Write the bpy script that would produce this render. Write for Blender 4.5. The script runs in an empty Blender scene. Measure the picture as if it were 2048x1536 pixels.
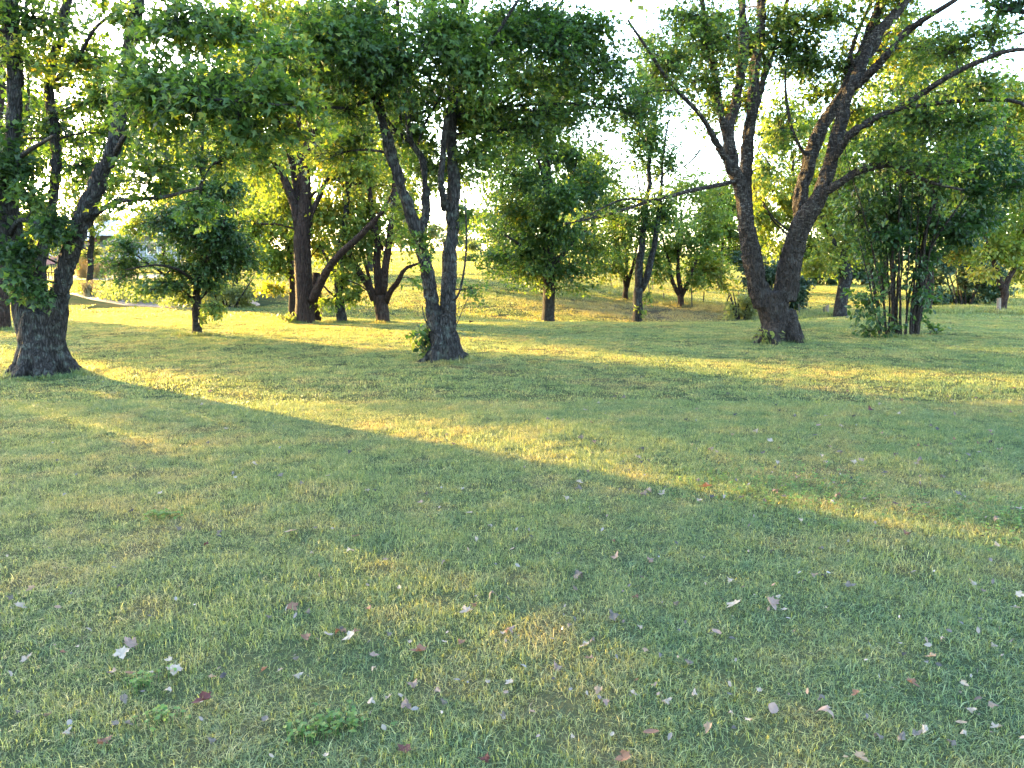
import bpy, bmesh, math, random, zlib
import numpy as np
from mathutils import Vector, Matrix

R = np.random.default_rng(7)
random.seed(7)
SC = bpy.context.scene
COL = SC.collection

# ------------------------------------------------------------------ camera, sky, sun, exposure
CAM_Z, FPX, PITCH = 1.5, 1540.0, math.radians(8.42)
cam = bpy.data.cameras.new('camera'); camo = bpy.data.objects.new('camera', cam); COL.objects.link(camo)
camo.location = (0, 0, CAM_Z); camo.rotation_euler = (math.radians(90) - PITCH, 0, 0)
cam.sensor_width = 36; cam.lens = 36 * FPX / 2048; cam.clip_start = .05; cam.clip_end = 2000
SC.camera = camo

SUN_EL, SUN_AZ = math.radians(10.5), math.radians(-51)      # azimuth from +Y towards +X
world = bpy.data.worlds.new('World'); SC.world = world; world.use_nodes = True
wn = world.node_tree.nodes; wl = world.node_tree.links
sky = wn.new('ShaderNodeTexSky'); sky.sky_type = 'NISHITA'; sky.sun_disc = False
sky.sun_elevation = SUN_EL; sky.sun_rotation = SUN_AZ
sky.air_density = 1.0; sky.dust_density = 1.6; sky.ozone_density = 1.5
bg = wn['Background']; bg.inputs[1].default_value = 0.15
wl.new(sky.outputs[0], bg.inputs[0])
sun = bpy.data.lights.new('sun', 'SUN'); suno = bpy.data.objects.new('sun', sun); COL.objects.link(suno)
sun.energy = 2.6; sun.angle = math.radians(.6); sun.color = (1.0, .66, .22)
sdir = Vector((math.sin(SUN_AZ) * math.cos(SUN_EL), math.cos(SUN_AZ) * math.cos(SUN_EL), math.sin(SUN_EL)))
suno.rotation_euler = sdir.to_track_quat('Z', 'Y').to_euler(); suno.location = (-20, 20, 20)
vs = SC.view_settings; vs.view_transform = 'Standard'; vs.look = 'None'; vs.gamma = 1; vs.use_curve_mapping = False
vs.exposure = 4.45
SC.render.engine = 'CYCLES'
SC.cycles.max_bounces = 7; SC.cycles.diffuse_bounces = 4; SC.cycles.transmission_bounces = 5
SC.cycles.glossy_bounces = 2; SC.cycles.use_denoising = True
SC.cycles.sample_clamp_indirect = 6

# ------------------------------------------------------------------ projection helpers (photo pixels, 2048 wide)
ct, st = math.cos(PITCH), math.sin(PITCH)
def ray(px, py):
    x = (px - 1024) / FPX; v = (768 - py) / FPX
    return np.array([x, ct + v * st, -st + v * ct])
def P(px, py, d):
    r = ray(px, py); t = d / r[1]
    return np.array([r[0] * t, d, CAM_Z + r[2] * t])

# ------------------------------------------------------------------ noise
def _h(i, j, k):
    n = (i * 73856093) ^ (j * 19349663) ^ (k * 83492791)
    n = (n ^ (n >> 13)) * 1274126177
    return ((n ^ (n >> 16)) & 0xffff) / 65535.0
def vnoise(p):
    p = np.asarray(p, float); i = np.floor(p).astype(np.int64); f = p - i; f = f * f * (3 - 2 * f)
    out = 0
    for a in (0, 1):
        for b in (0, 1):
            for c in (0, 1):
                w = (f[:, 0] if a else 1 - f[:, 0]) * (f[:, 1] if b else 1 - f[:, 1]) * (f[:, 2] if c else 1 - f[:, 2])
                out = out + w * _h(i[:, 0] + a, i[:, 1] + b, i[:, 2] + c)
    return out
def fbm(p, o=3):
    s = 0; a = .5; p = np.asarray(p, float)
    for _ in range(o):
        s = s + a * (vnoise(p) * 2 - 1); p = p * 2.03 + 11.7; a *= .5
    return s

# ------------------------------------------------------------------ terrain
TY = np.array([0, 18, 22, 24, 27, 30, 33, 36, 40, 45, 50, 60, 90, 150, 300, 700.])
TA = np.array([-.75, -.6, -.45, -.3, -.06, .03, .15, .22, .32, .45, .6, .8])
TZ = np.array([
 [0, 0, 0, 0, 0, .05, .18, .33, .5, .68, .85, 1.3, 2.7, 5, 9, 14],
 [0, 0, 0, 0, 0, .05, .18, .33, .5, .68, .85, 1.3, 2.7, 5, 9, 14],
 [0, 0, 0, 0, 0, .0, .12, .3, .48, .68, .9, 1.4, 2.7, 5, 9, 14],
 [0, 0, 0, -.03, -.08, -.05, .05, .25, .5, .8, 1.1, 1.6, 3, 5, 9, 14],
 [0, 0, 0, -.1, -.22, -.05, .22, .48, .8, 1.15, 1.5, 2.0, 3, 5, 9, 14],
 [0, 0, 0, -.1, -.35, -.2, .08, .34, .66, 1.0, 1.28, 1.75, 2.8, 4.6, 9, 14],
 [0, 0, 0, -.12, -.5, -.45, -.25, -.07, .2, .55, .85, 1.4, 2.5, 4.2, 8, 13],
 [0, 0, 0, -.12, -.5, -.48, -.38, -.24, .02, .35, .6, 1.1, 2.3, 4, 8, 12],
 [0, 0, 0, -.08, -.4, -.4, -.3, -.22, -.1, .1, .3, .55, 1.8, 3.2, 7, 11],
 [0, 0, 0, 0, -.12, -.25, -.24, -.2, -.08, .1, .25, .5, 1.6, 3, 7, 11],
 [0, 0, 0, 0, 0, -.06, -.1, -.1, 0, .1, .22, .5, 1.5, 3, 7, 11],
 [0, 0, 0, 0, 0, -.06, -.1, -.1, 0, .1, .22, .5, 1.5, 3, 7, 11]])
# resample smoothly onto a fine table
_ya = np.concatenate([np.arange(0, 100, 1.), np.arange(100, 701, 10.)])
_aa = np.linspace(-.75, .8, 94)
_t1 = np.array([np.interp(_ya, TY, r) for r in TZ])
_t2 = np.array([np.interp(_aa, TA, _t1[:, k]) for k in range(len(_ya))]).T
def _sm(a, ax, n):
    for _ in range(n):
        s = [slice(None)] * 2; b = a.copy()
        lo = np.take(a, np.clip(np.arange(a.shape[ax]) - 1, 0, None), ax); hi = np.take(a, np.clip(np.arange(a.shape[ax]) + 1, None, a.shape[ax] - 1), ax)
        a = .25 * lo + .5 * b + .25 * hi
    return a
_t2 = _sm(_sm(_t2, 0, 8), 1, 2)
def terr(x, y):
    x = np.atleast_1d(np.asarray(x, float)); y = np.atleast_1d(np.asarray(y, float))
    yc = np.clip(y, 0, 699); a = np.clip(np.where(y > 4, x / np.maximum(y, 4), x / 4), -.75, .799)
    ai = (a - _aa[0]) / (_aa[1] - _aa[0]); i = np.clip(ai.astype(int), 0, len(_aa) - 2); fa = ai - i
    j = np.clip(np.searchsorted(_ya, yc, side='right') - 1, 0, len(_ya) - 2); fy = (yc - _ya[j]) / (_ya[j + 1] - _ya[j])
    z = (_t2[i, j] * (1 - fa) + _t2[i + 1, j] * fa) * (1 - fy) + (_t2[i, j + 1] * (1 - fa) + _t2[i + 1, j + 1] * fa) * fy
    p = np.stack([x * .45, y * .45, 0 * x], 1)
    return z + .035 * fbm(p, 2) * np.clip(1.4 - y / 60, 0.2, 1)
def G(px, py):
    r = ray(px, py); t = 1.0
    if py > 662:                     # near, nearly flat lawn: a few fixed-point steps
        z = 0.0
        for _ in range(4):
            t = (CAM_Z - z) / -r[2]; z = terr(r[0] * t, r[1] * t)[0]
        return np.array([r[0] * t, r[1] * t, z])
    t = 12.0
    o = np.array([0, 0, CAM_Z]); prev = t
    while t < 400:
        p = o + r * t
        if p[2] <= terr(p[0], p[1])[0]:
            lo, hi = prev, t
            for _ in range(20):
                m = (lo + hi) / 2; q = o + r * m
                if q[2] <= terr(q[0], q[1])[0]: hi = m
                else: lo = m
            return o + r * hi
        prev = t; t *= 1.02
    return o + r * 400
def gz(x, y): return float(terr(x, y)[0])

# ------------------------------------------------------------------ materials
def newmat(name):
    m = bpy.data.materials.new(name); m.use_nodes = True
    for n in list(m.node_tree.nodes): m.node_tree.nodes.remove(n)
    return m, m.node_tree.nodes, m.node_tree.links
def ramp(nodes, stops, interp='LINEAR'):
    r = nodes.new('ShaderNodeValToRGB'); e = r.color_ramp.elements; r.color_ramp.interpolation = interp
    while len(e) < len(stops): e.new(.5)
    for el, (p, c) in zip(e, stops): el.position = p; el.color = (*c, 1)
    return r
def leaf_mat(name, stops, trans=.54, tmul=(1.9, 1.75, .6), rough=.5, var=.3):
    m, n, l = newmat(name)
    at = n.new('ShaderNodeAttribute'); at.attribute_name = 'rnd'
    rp = ramp(n, stops); l.new(at.outputs['Fac'], rp.inputs[0])
    geo = n.new('ShaderNodeNewGeometry'); nz = n.new('ShaderNodeTexNoise'); nz.inputs['Scale'].default_value = 1.3
    l.new(geo.outputs['Position'], nz.inputs['Vector'])
    mr = n.new('ShaderNodeMapRange'); mr.inputs[1].default_value = .3; mr.inputs[2].default_value = .7
    mr.inputs[3].default_value = 1 - var; mr.inputs[4].default_value = 1 + var; l.new(nz.outputs['Fac'], mr.inputs[0])
    mul = n.new('ShaderNodeVectorMath'); mul.operation = 'SCALE'; l.new(rp.outputs[0], mul.inputs[0]); l.new(mr.outputs[0], mul.inputs['Scale'])
    pb = n.new('ShaderNodeBsdfPrincipled'); pb.inputs['Roughness'].default_value = rough; pb.inputs['Specular IOR Level'].default_value = .35
    l.new(mul.outputs[0], pb.inputs['Base Color'])
    tr = n.new('ShaderNodeBsdfTranslucent'); tm = n.new('ShaderNodeVectorMath'); tm.operation = 'MULTIPLY'
    tm.inputs[1].default_value = tmul; l.new(mul.outputs[0], tm.inputs[0]); l.new(tm.outputs[0], tr.inputs['Color'])
    mx = n.new('ShaderNodeMixShader'); mx.inputs[0].default_value = trans
    l.new(pb.outputs[0], mx.inputs[1]); l.new(tr.outputs[0], mx.inputs[2])
    o = n.new('ShaderNodeOutputMaterial'); l.new(mx.outputs[0], o.inputs[0])
    return m
def bark_mat(name, dark, mid, light, lichen, lich_amt=.5, zs=.28, bands=0.0):
    m, n, l = newmat(name)
    geo = n.new('ShaderNodeNewGeometry')
    mp = n.new('ShaderNodeVectorMath'); mp.operation = 'MULTIPLY'; mp.inputs[1].default_value = (1, 1, zs); l.new(geo.outputs['Position'], mp.inputs[0])
    nz = n.new('ShaderNodeTexNoise'); nz.inputs['Scale'].default_value = 26; nz.inputs['Detail'].default_value = 5; nz.inputs['Roughness'].default_value = .65
    l.new(mp.outputs[0], nz.inputs['Vector'])
    vo = n.new('ShaderNodeTexVoronoi'); vo.inputs['Scale'].default_value = 30; vo.feature = 'DISTANCE_TO_EDGE'; l.new(mp.outputs[0], vo.inputs['Vector'])
    rp = ramp(n, [(.25, dark), (.5, mid), (.75, light)]); l.new(nz.outputs['Fac'], rp.inputs[0])
    vr = ramp(n, [(0, (.35,) * 3), (.18, (1,) * 3)]); l.new(vo.outputs['Distance'], vr.inputs[0])
    mul = n.new('ShaderNodeMix'); mul.data_type = 'RGBA'; mul.blend_type = 'MULTIPLY'; mul.inputs[0].default_value = .8
    l.new(rp.outputs[0], mul.inputs[6]); l.new(vr.outputs[0], mul.inputs[7])
    ln = n.new('ShaderNodeTexNoise'); ln.inputs['Scale'].default_value = 9; ln.inputs['Detail'].default_value = 4; l.new(geo.outputs['Position'], ln.inputs['Vector'])
    lr = ramp(n, [(.52, (0,) * 3), (.66, (lich_amt,) * 3)]); l.new(ln.outputs['Fac'], lr.inputs[0])
    mix = n.new('ShaderNodeMix'); mix.data_type = 'RGBA'; l.new(lr.outputs[0], mix.inputs[0]); l.new(mul.outputs[2], mix.inputs[6]); mix.inputs[7].default_value = (*lichen, 1)
    last = mix.outputs[2]
    if bands:
        bp_ = n.new('ShaderNodeVectorMath'); bp_.operation = 'MULTIPLY'; bp_.inputs[1].default_value = (5, 5, 15); l.new(geo.outputs['Position'], bp_.inputs[0])
        bn = n.new('ShaderNodeTexNoise'); bn.inputs['Scale'].default_value = 2.2; bn.inputs['Detail'].default_value = 3; l.new(bp_.outputs[0], bn.inputs['Vector'])
        sx = n.new('ShaderNodeSeparateXYZ'); l.new(geo.outputs['Position'], sx.inputs[0])
        hr = n.new('ShaderNodeMapRange'); hr.inputs[1].default_value = 1.6; hr.inputs[2].default_value = 2.6; hr.inputs[3].default_value = 0; hr.inputs[4].default_value = bands; l.new(sx.outputs['Z'], hr.inputs[0])
        br = ramp(n, [(.56, (0,) * 3), (.64, (1,) * 3)]); l.new(bn.outputs['Fac'], br.inputs[0])
        mm = n.new('ShaderNodeMath'); mm.operation = 'MULTIPLY'; l.new(br.outputs[0], mm.inputs[0]); l.new(hr.outputs[0], mm.inputs[1])
        m2 = n.new('ShaderNodeMix'); m2.data_type = 'RGBA'; l.new(mm.outputs[0], m2.inputs[0]); l.new(last, m2.inputs[6]); m2.inputs[7].default_value = (.42, .38, .32, 1)
        last = m2.outputs[2]
    pb = n.new('ShaderNodeBsdfPrincipled'); pb.inputs['Roughness'].default_value = .9; pb.inputs['Specular IOR Level'].default_value = .2
    l.new(last, pb.inputs['Base Color'])
    ad = n.new('ShaderNodeMath'); ad.operation = 'ADD'; l.new(nz.outputs['Fac'], ad.inputs[0]); l.new(vr.outputs[0], ad.inputs[1])
    bu = n.new('ShaderNodeBump'); bu.inputs['Strength'].default_value = 1.0; bu.inputs['Distance'].default_value = .06; l.new(ad.outputs[0], bu.inputs['Height']); l.new(bu.outputs[0], pb.inputs['Normal'])
    o = n.new('ShaderNodeOutputMaterial'); l.new(pb.outputs[0], o.inputs[0])
    return m
def plain_mat(name, col, rough=.7, noise=.25, scale=8, metal=0, spec=.4):
    m, n, l = newmat(name)
    geo = n.new('ShaderNodeNewGeometry'); nz = n.new('ShaderNodeTexNoise'); nz.inputs['Scale'].default_value = scale; nz.inputs['Detail'].default_value = 4
    l.new(geo.outputs['Position'], nz.inputs['Vector'])
    rp = ramp(n, [(.25, tuple(c * (1 - noise) for c in col)), (.75, tuple(min(1, c * (1 + noise)) for c in col))]); l.new(nz.outputs['Fac'], rp.inputs[0])
    pb = n.new('ShaderNodeBsdfPrincipled'); pb.inputs['Roughness'].default_value = rough; pb.inputs['Metallic'].default_value = metal; pb.inputs['Specular IOR Level'].default_value = spec
    l.new(rp.outputs[0], pb.inputs['Base Color'])
    bu = n.new('ShaderNodeBump'); bu.inputs['Strength'].default_value = .3; bu.inputs['Distance'].default_value = .01; l.new(nz.outputs['Fac'], bu.inputs['Height']); l.new(bu.outputs[0], pb.inputs['Normal'])
    o = n.new('ShaderNodeOutputMaterial'); l.new(pb.outputs[0], o.inputs[0])
    return m

def grass_color_nodes(n, l, use_rnd):
    geo = n.new('ShaderNodeNewGeometry'); pos = geo.outputs['Position']
    n1 = n.new('ShaderNodeTexNoise'); n1.inputs['Scale'].default_value = .55; n1.inputs['Detail'].default_value = 3; l.new(pos, n1.inputs['Vector'])
    n2 = n.new('ShaderNodeTexNoise'); n2.inputs['Scale'].default_value = 2.6; n2.inputs['Detail'].default_value = 2; l.new(pos, n2.inputs['Vector'])
    a = n.new('ShaderNodeMath'); a.operation = 'ADD'; l.new(n1.outputs['Fac'], a.inputs[0]); l.new(n2.outputs['Fac'], a.inputs[1])
    h = n.new('ShaderNodeMath'); h.operation = 'MULTIPLY'; h.inputs[1].default_value = .5; l.new(a.outputs[0], h.inputs[0])
    patch = ramp(n, [(.36, (.066, .122, .060)), (.5, (.098, .150, .068)), (.62, (.148, .170, .080))]); l.new(h.outputs[0], patch.inputs[0])
    out = patch.outputs[0]
    if use_rnd:
        at = n.new('ShaderNodeAttribute'); at.attribute_name = 'rnd'
        rr = ramp(n, [(0, (.22, .27, .29)), (.40, (.86, .90, .92)), (.86, (1.75, 1.6, 1.55)), (.93, (2.2, 1.85, 2.2)), (1, (2.8, 2.2, 2.7))]); l.new(at.outputs['Fac'], rr.inputs[0])
        mu = n.new('ShaderNodeVectorMath'); mu.operation = 'MULTIPLY'; l.new(out, mu.inputs[0]); l.new(rr.outputs[0], mu.inputs[1]); out = mu.outputs[0]
    # dry reddish patch on the far bank below the fence
    sub = n.new('ShaderNodeVectorMath'); sub.operation = 'SUBTRACT'; sub.inputs[1].default_value = (6.6, 33.2, 0); l.new(pos, sub.inputs[0])
    sc = n.new('ShaderNodeVectorMath'); sc.operation = 'MULTIPLY'; sc.inputs[1].default_value = (1 / 6.5, 1 / 4.2, 0); l.new(sub.outputs[0], sc.inputs[0])
    ln = n.new('ShaderNodeVectorMath'); ln.operation = 'LENGTH'; l.new(sc.outputs[0], ln.inputs[0])
    ad = n.new('ShaderNodeMath'); ad.operation = 'MULTIPLY_ADD'; ad.inputs[1].default_value = .9; l.new(n2.outputs['Fac'], ad.inputs[0]); l.new(ln.outputs['Value'], ad.inputs[2])
    dr = ramp(n, [(.55, (.42,) * 3), (1.0, (0,) * 3)])
    s2 = n.new('ShaderNodeMath'); s2.operation = 'MULTIPLY'; s2.inputs[1].default_value = .62; l.new(ad.outputs[0], s2.inputs[0]); l.new(s2.outputs[0], dr.inputs[0])
    mx = n.new('ShaderNodeMix'); mx.data_type = 'RGBA'; l.new(dr.outputs[0], mx.inputs[0]); l.new(out, mx.inputs[6]); mx.inputs[7].default_value = (.20, .155, .11, 1)
    return mx.outputs[2], n2
def ground_mat():
    m, n, l = newmat('lawn_soil')
    c, nz = grass_color_nodes(n, l, False)
    pb = n.new('ShaderNodeBsdfPrincipled'); pb.inputs['Roughness'].default_value = 1; pb.inputs['Specular IOR Level'].default_value = 0
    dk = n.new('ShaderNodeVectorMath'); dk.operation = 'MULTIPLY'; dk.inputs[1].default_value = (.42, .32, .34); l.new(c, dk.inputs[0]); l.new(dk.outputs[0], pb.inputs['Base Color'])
    f = n.new('ShaderNodeTexNoise'); f.inputs['Scale'].default_value = 30; f.inputs['Detail'].default_value = 6
    g = n.new('ShaderNodeNewGeometry'); l.new(g.outputs['Position'], f.inputs['Vector'])
    bu = n.new('ShaderNodeBump'); bu.inputs['Strength'].default_value = 1; bu.inputs['Distance'].default_value = .04; l.new(f.outputs['Fac'], bu.inputs['Height']); l.new(bu.outputs[0], pb.inputs['Normal'])
    o = n.new('ShaderNodeOutputMaterial'); l.new(pb.outputs[0], o.inputs[0])
    return m
def grass_mat():
    m, n, l = newmat('grass_blade')
    c, _ = grass_color_nodes(n, l, True)
    pb = n.new('ShaderNodeBsdfPrincipled'); pb.inputs['Roughness'].default_value = .45; pb.inputs['Specular IOR Level'].default_value = .4; l.new(c, pb.inputs['Base Color'])
    tm = n.new('ShaderNodeVectorMath'); tm.operation = 'MULTIPLY'; tm.inputs[1].default_value = (2.4, 1.6, .34); l.new(c, tm.inputs[0])
    tr = n.new('ShaderNodeBsdfTranslucent'); l.new(tm.outputs[0], tr.inputs['Color'])
    mx = n.new('ShaderNodeMixShader'); mx.inputs[0].default_value = .48; l.new(pb.outputs[0], mx.inputs[1]); l.new(tr.outputs[0], mx.inputs[2])
    o = n.new('ShaderNodeOutputMaterial'); l.new(mx.outputs[0], o.inputs[0])
    return m

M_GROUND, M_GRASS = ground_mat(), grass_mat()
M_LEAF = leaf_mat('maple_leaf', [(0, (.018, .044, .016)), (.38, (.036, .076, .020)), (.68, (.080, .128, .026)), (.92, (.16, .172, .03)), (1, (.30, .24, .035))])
M_LEAFY = leaf_mat('yellowing_leaf', [(0, (.052, .100, .026)), (.5, (.092, .140, .028)), (.85, (.15, .172, .03)), (1, (.22, .185, .04))])
M_LEAFB = leaf_mat('glossy_pear_leaf', [(0, (.024, .058, .024)), (.55, (.050, .095, .030)), (1, (.11, .145, .03))], trans=.48, rough=.35)
M_LEAFC = leaf_mat('shade_toned_leaf', [(0, (.014, .040, .015)), (.5, (.030, .068, .020)), (1, (.085, .125, .026))], trans=.45)  # clump's leaf colour darkened to stand in for the shade on it
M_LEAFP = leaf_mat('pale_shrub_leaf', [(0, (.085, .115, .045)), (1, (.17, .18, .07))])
M_LEAFD = leaf_mat('evergreen_leaf', [(0, (.020, .045, .026)), (1, (.045, .080, .036))], trans=.25)
M_BARK = bark_mat('maple_bark', (.006, .005, .005), (.024, .021, .021), (.064, .058, .056), (.068, .078, .068), .7, zs=.2)
M_BARKR = bark_mat('banded_maple_bark', (.008, .006, .0055), (.026, .019, .016), (.062, .050, .044), (.062, .06, .056), .4, zs=.22, bands=.16)
M_BARKB = bark_mat('reddish_bark', (.013, .007, .0055), (.038, .021, .016), (.075, .046, .036), (.065, .062, .05), .35, zs=.12)
M_BARKS = bark_mat('smooth_bark', (.014, .010, .009), (.030, .023, .019), (.055, .045, .038), (.055, .062, .048), .4)

# ------------------------------------------------------------------ mesh helpers
def mesh_np(name, V, F, mat, rnd=None, smooth=False):
    """V (n,3), F list of int arrays (k,3) or (k,4)"""
    me = bpy.data.meshes.new(name)
    if not isinstance(F, (list, tuple)): F = [F]
    F = [np.asarray(f, np.int32) for f in F if len(f)]
    V = np.asarray(V, np.float32)
    me.vertices.add(len(V)); me.vertices.foreach_set('co', V.ravel())
    nl = sum(f.size for f in F); npoly = sum(len(f) for f in F)
    me.loops.add(nl); me.polygons.add(npoly)
    me.loops.foreach_set('vertex_index', np.concatenate([f.ravel() for f in F]))
    starts = []; o = 0
    for f in F:
        starts.append(o + np.arange(len(f)) * f.shape[1]); o += f.size
    me.polygons.foreach_set('loop_start', np.concatenate(starts).astype(np.int32))
    if smooth: me.polygons.foreach_set('use_smooth', np.ones(npoly, bool))
    if rnd is not None:
        a = me.attributes.new('rnd', 'FLOAT', 'POINT'); a.data.foreach_set('value', np.asarray(rnd, np.float32))
    if mat: me.materials.append(mat)
    me.update(calc_edges=True); me.validate()
    return me
def link(name, me, parent=None, loc=None):
    o = bpy.data.objects.new(name, me); COL.objects.link(o)
    if parent: o.parent = parent
    if loc is not None: o.location = loc
    return o
def tag(o, label=None, cat=None, group=None, kind=None):
    if label: o['label'] = label
    if cat: o['category'] = cat
    if group: o['group'] = group
    if kind: o['kind'] = kind
    return o
def copy_tree(root, loc, rz=0, scale=1, label=None, group=None):
    def cp(o, par):
        c = o.copy(); COL.objects.link(c); c.parent = par
        for ch in o.children: cp(ch, c)
        return c
    c = cp(root, None); c.location = loc; c.rotation_euler = (0, 0, rz); c.scale = (scale,) * 3 if not hasattr(scale, '__len__') else scale
    if label: c['label'] = label
    if group: c['group'] = group
    return c
def nrm(a): return a / np.maximum(np.linalg.norm(a, axis=-1, keepdims=True), 1e-9)
def catmull(pts, step):
    pts = np.asarray(pts, float); out = []
    n = len(pts)
    for i in range(n - 1):
        p0 = pts[max(i - 1, 0)]; p1 = pts[i]; p2 = pts[i + 1]; p3 = pts[min(i + 2, n - 1)]
        k = max(2, int(np.linalg.norm(p2[:3] - p1[:3]) / step))
        for t in np.linspace(0, 1, k, endpoint=False):
            out.append(.5 * ((2 * p1) + (-p0 + p2) * t + (2 * p0 - 5 * p1 + 4 * p2 - p3) * t * t + (-p0 + 3 * p1 - 3 * p2 + p3) * t ** 3))
    out.append(pts[-1]); return np.array(out)
def tube(path, sides):
    """path (n,4) xyz r -> V, quads, with end caps closed to a point"""
    c = path[:, :3]; r = np.maximum(path[:, 3], .002); n = len(c)
    t = nrm(np.gradient(c, axis=0)); ref = np.array([1., 0, 0]) if abs(t[0][0]) < .8 else np.array([0, 1., 0])
    U = np.zeros((n, 3)); u = nrm(ref - t[0] * ref.dot(t[0]))
    for i in range(n):
        u = nrm(u - t[i] * u.dot(t[i])); U[i] = u
    W = np.cross(t, U); an = np.linspace(0, 2 * np.pi, sides, endpoint=False)
    V = c[:, None] + r[:, None, None] * (np.cos(an)[None, :, None] * U[:, None] + np.sin(an)[None, :, None] * W[:, None])
    V = V.reshape(-1, 3)
    i = np.arange(n - 1)[:, None] * sides; j = np.arange(sides)[None]; k = (j + 1) % sides
    Q = np.stack([i + j, i + k, i + sides + k, i + sides + j], -1).reshape(-1, 4)
    V = np.vstack([V, c[0], c[-1]]); b = len(V) - 2
    j = np.arange(sides); k = (j + 1) % sides
    T = np.vstack([np.stack([k, j, np.full(sides, b)], 1), np.stack([(n - 1) * sides + j, (n - 1) * sides + k, np.full(sides, b + 1)], 1)])
    return V, Q, T
class Acc:
    def __init__(s): s.V = []; s.Q = []; s.T = []; s.r = []; s.n = 0
    def add(s, V, Q=None, T=None, rnd=None):
        s.V.append(V)
        if Q is not None and len(Q): s.Q.append(Q + s.n)
        if T is not None and len(T): s.T.append(T + s.n)
        s.r.append(np.zeros(len(V)) if rnd is None else rnd); s.n += len(V)
    def mesh(s, name, mat, off=None, smooth=False, rnd=False):
        V = np.vstack(s.V)
        if off is not None: V = V - off
        F = []
        if s.Q: F.append(np.vstack(s.Q))
        if s.T: F.append(np.vstack(s.T))
        return mesh_np(name, V, F, mat, np.concatenate(s.r) if rnd else None, smooth)
def beztubes(A, B, C, r0, r1, sides=3, segs=3):
    N = len(A); u = np.linspace(0, 1, segs + 1)[None, :, None]
    c = (1 - u) ** 2 * A[:, None] + 2 * u * (1 - u) * B[:, None] + u * u * C[:, None]
    t = nrm(C - A); ref = np.where(np.abs(t[:, 2:3]) < .9, np.array([[0, 0, 1.]]), np.array([[1., 0, 0]]))
    U = nrm(np.cross(t, ref)); W = np.cross(t, U)
    an = np.linspace(0, 2 * np.pi, sides, endpoint=False)
    ring = np.cos(an)[None, :, None] * U[:, None] + np.sin(an)[None, :, None] * W[:, None]
    r0 = np.broadcast_to(np.asarray(r0, float), (N,)); r1 = np.broadcast_to(np.asarray(r1, float), (N,))
    rr = r0[:, None] * (1 - u[0, :, 0])[None] + r1[:, None] * u[0, :, 0][None]
    V = (c[:, :, None] + rr[:, :, None, None] * ring[:, None]).reshape(-1, 3)
    i = np.arange(segs)[:, None] * sides; j = np.arange(sides)[None]; k = (j + 1) % sides
    q = np.stack([i + j, i + k, i + sides + k, i + sides + j], -1).reshape(-1, 4)
    Q = (q[None] + (np.arange(N) * (segs + 1) * sides)[:, None, None]).reshape(-1, 4)
    return V, Q
MAPLE_V = np.array([[0, 0, 0], [.48, .36, .09], [.16, .46, .0], [0, 1.0, .03], [-.16, .46, .0], [-.48, .36, .09], [.26, .04, .05], [-.26, .04, .05]])
MAPLE_T = np.array([[0, 1, 2], [0, 2, 3], [0, 3, 4], [0, 4, 5]])
OVAL_V = np.array([[0, 0, 0], [.26, .30, .07], [.22, .66, .05], [0, 1., -.05], [-.22, .66, .05], [-.26, .30, .07]])
OVAL_T = np.array([[0, 1, 2], [0, 2, 3], [0, 3, 4], [0, 4, 5]])
DIA_V = np.array([[0, 0, 0], [.32, .45, .08], [0, 1., -.05], [-.32, .45, .08]])
DIA_T = np.array([[0, 1, 2], [0, 2, 3]])
LAIM = 3.3
LEAFT = {'maple': (MAPLE_V[:6], MAPLE_T, .33), 'oval': (OVAL_V, OVAL_T, .36), 'dia': (DIA_V, DIA_T, .32)}
def leaves(acc, pos, tdir, size, kind, rnd, flat=.6, droop=.4):
    TV, TT, _ = LEAFT[kind]; N = len(pos)
    d = nrm(tdir * .5 + R.normal(0, .6, (N, 3)) + np.array([0, 0, -droop]))
    nn = np.array([0, 0, 1.]) + R.normal(0, flat, (N, 3)); nn = nrm(nn - d * (nn * d).sum(1, keepdims=True))
    xx = np.cross(d, nn)
    s = (size * R.uniform(.5, 1.3, N))[:, None, None]
    V = pos[:, None] + s * (TV[None, :, 0:1] * xx[:, None] + TV[None, :, 1:2] * d[:, None] + TV[None, :, 2:3] * nn[:, None] * R.uniform(-.5, 2.2, (N, 1, 1)))
    k = len(TV)
    T = (TT[None] + (np.arange(N) * k)[:, None, None]).reshape(-1, 3)
    acc.add(V.reshape(-1, 3), None, T, np.repeat(rnd, k))
def insphere(n, p=.45):
    v = nrm(R.normal(0, 1, (n, 3))); return v * R.uniform(0, 1, (n, 1)) ** p

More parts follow.
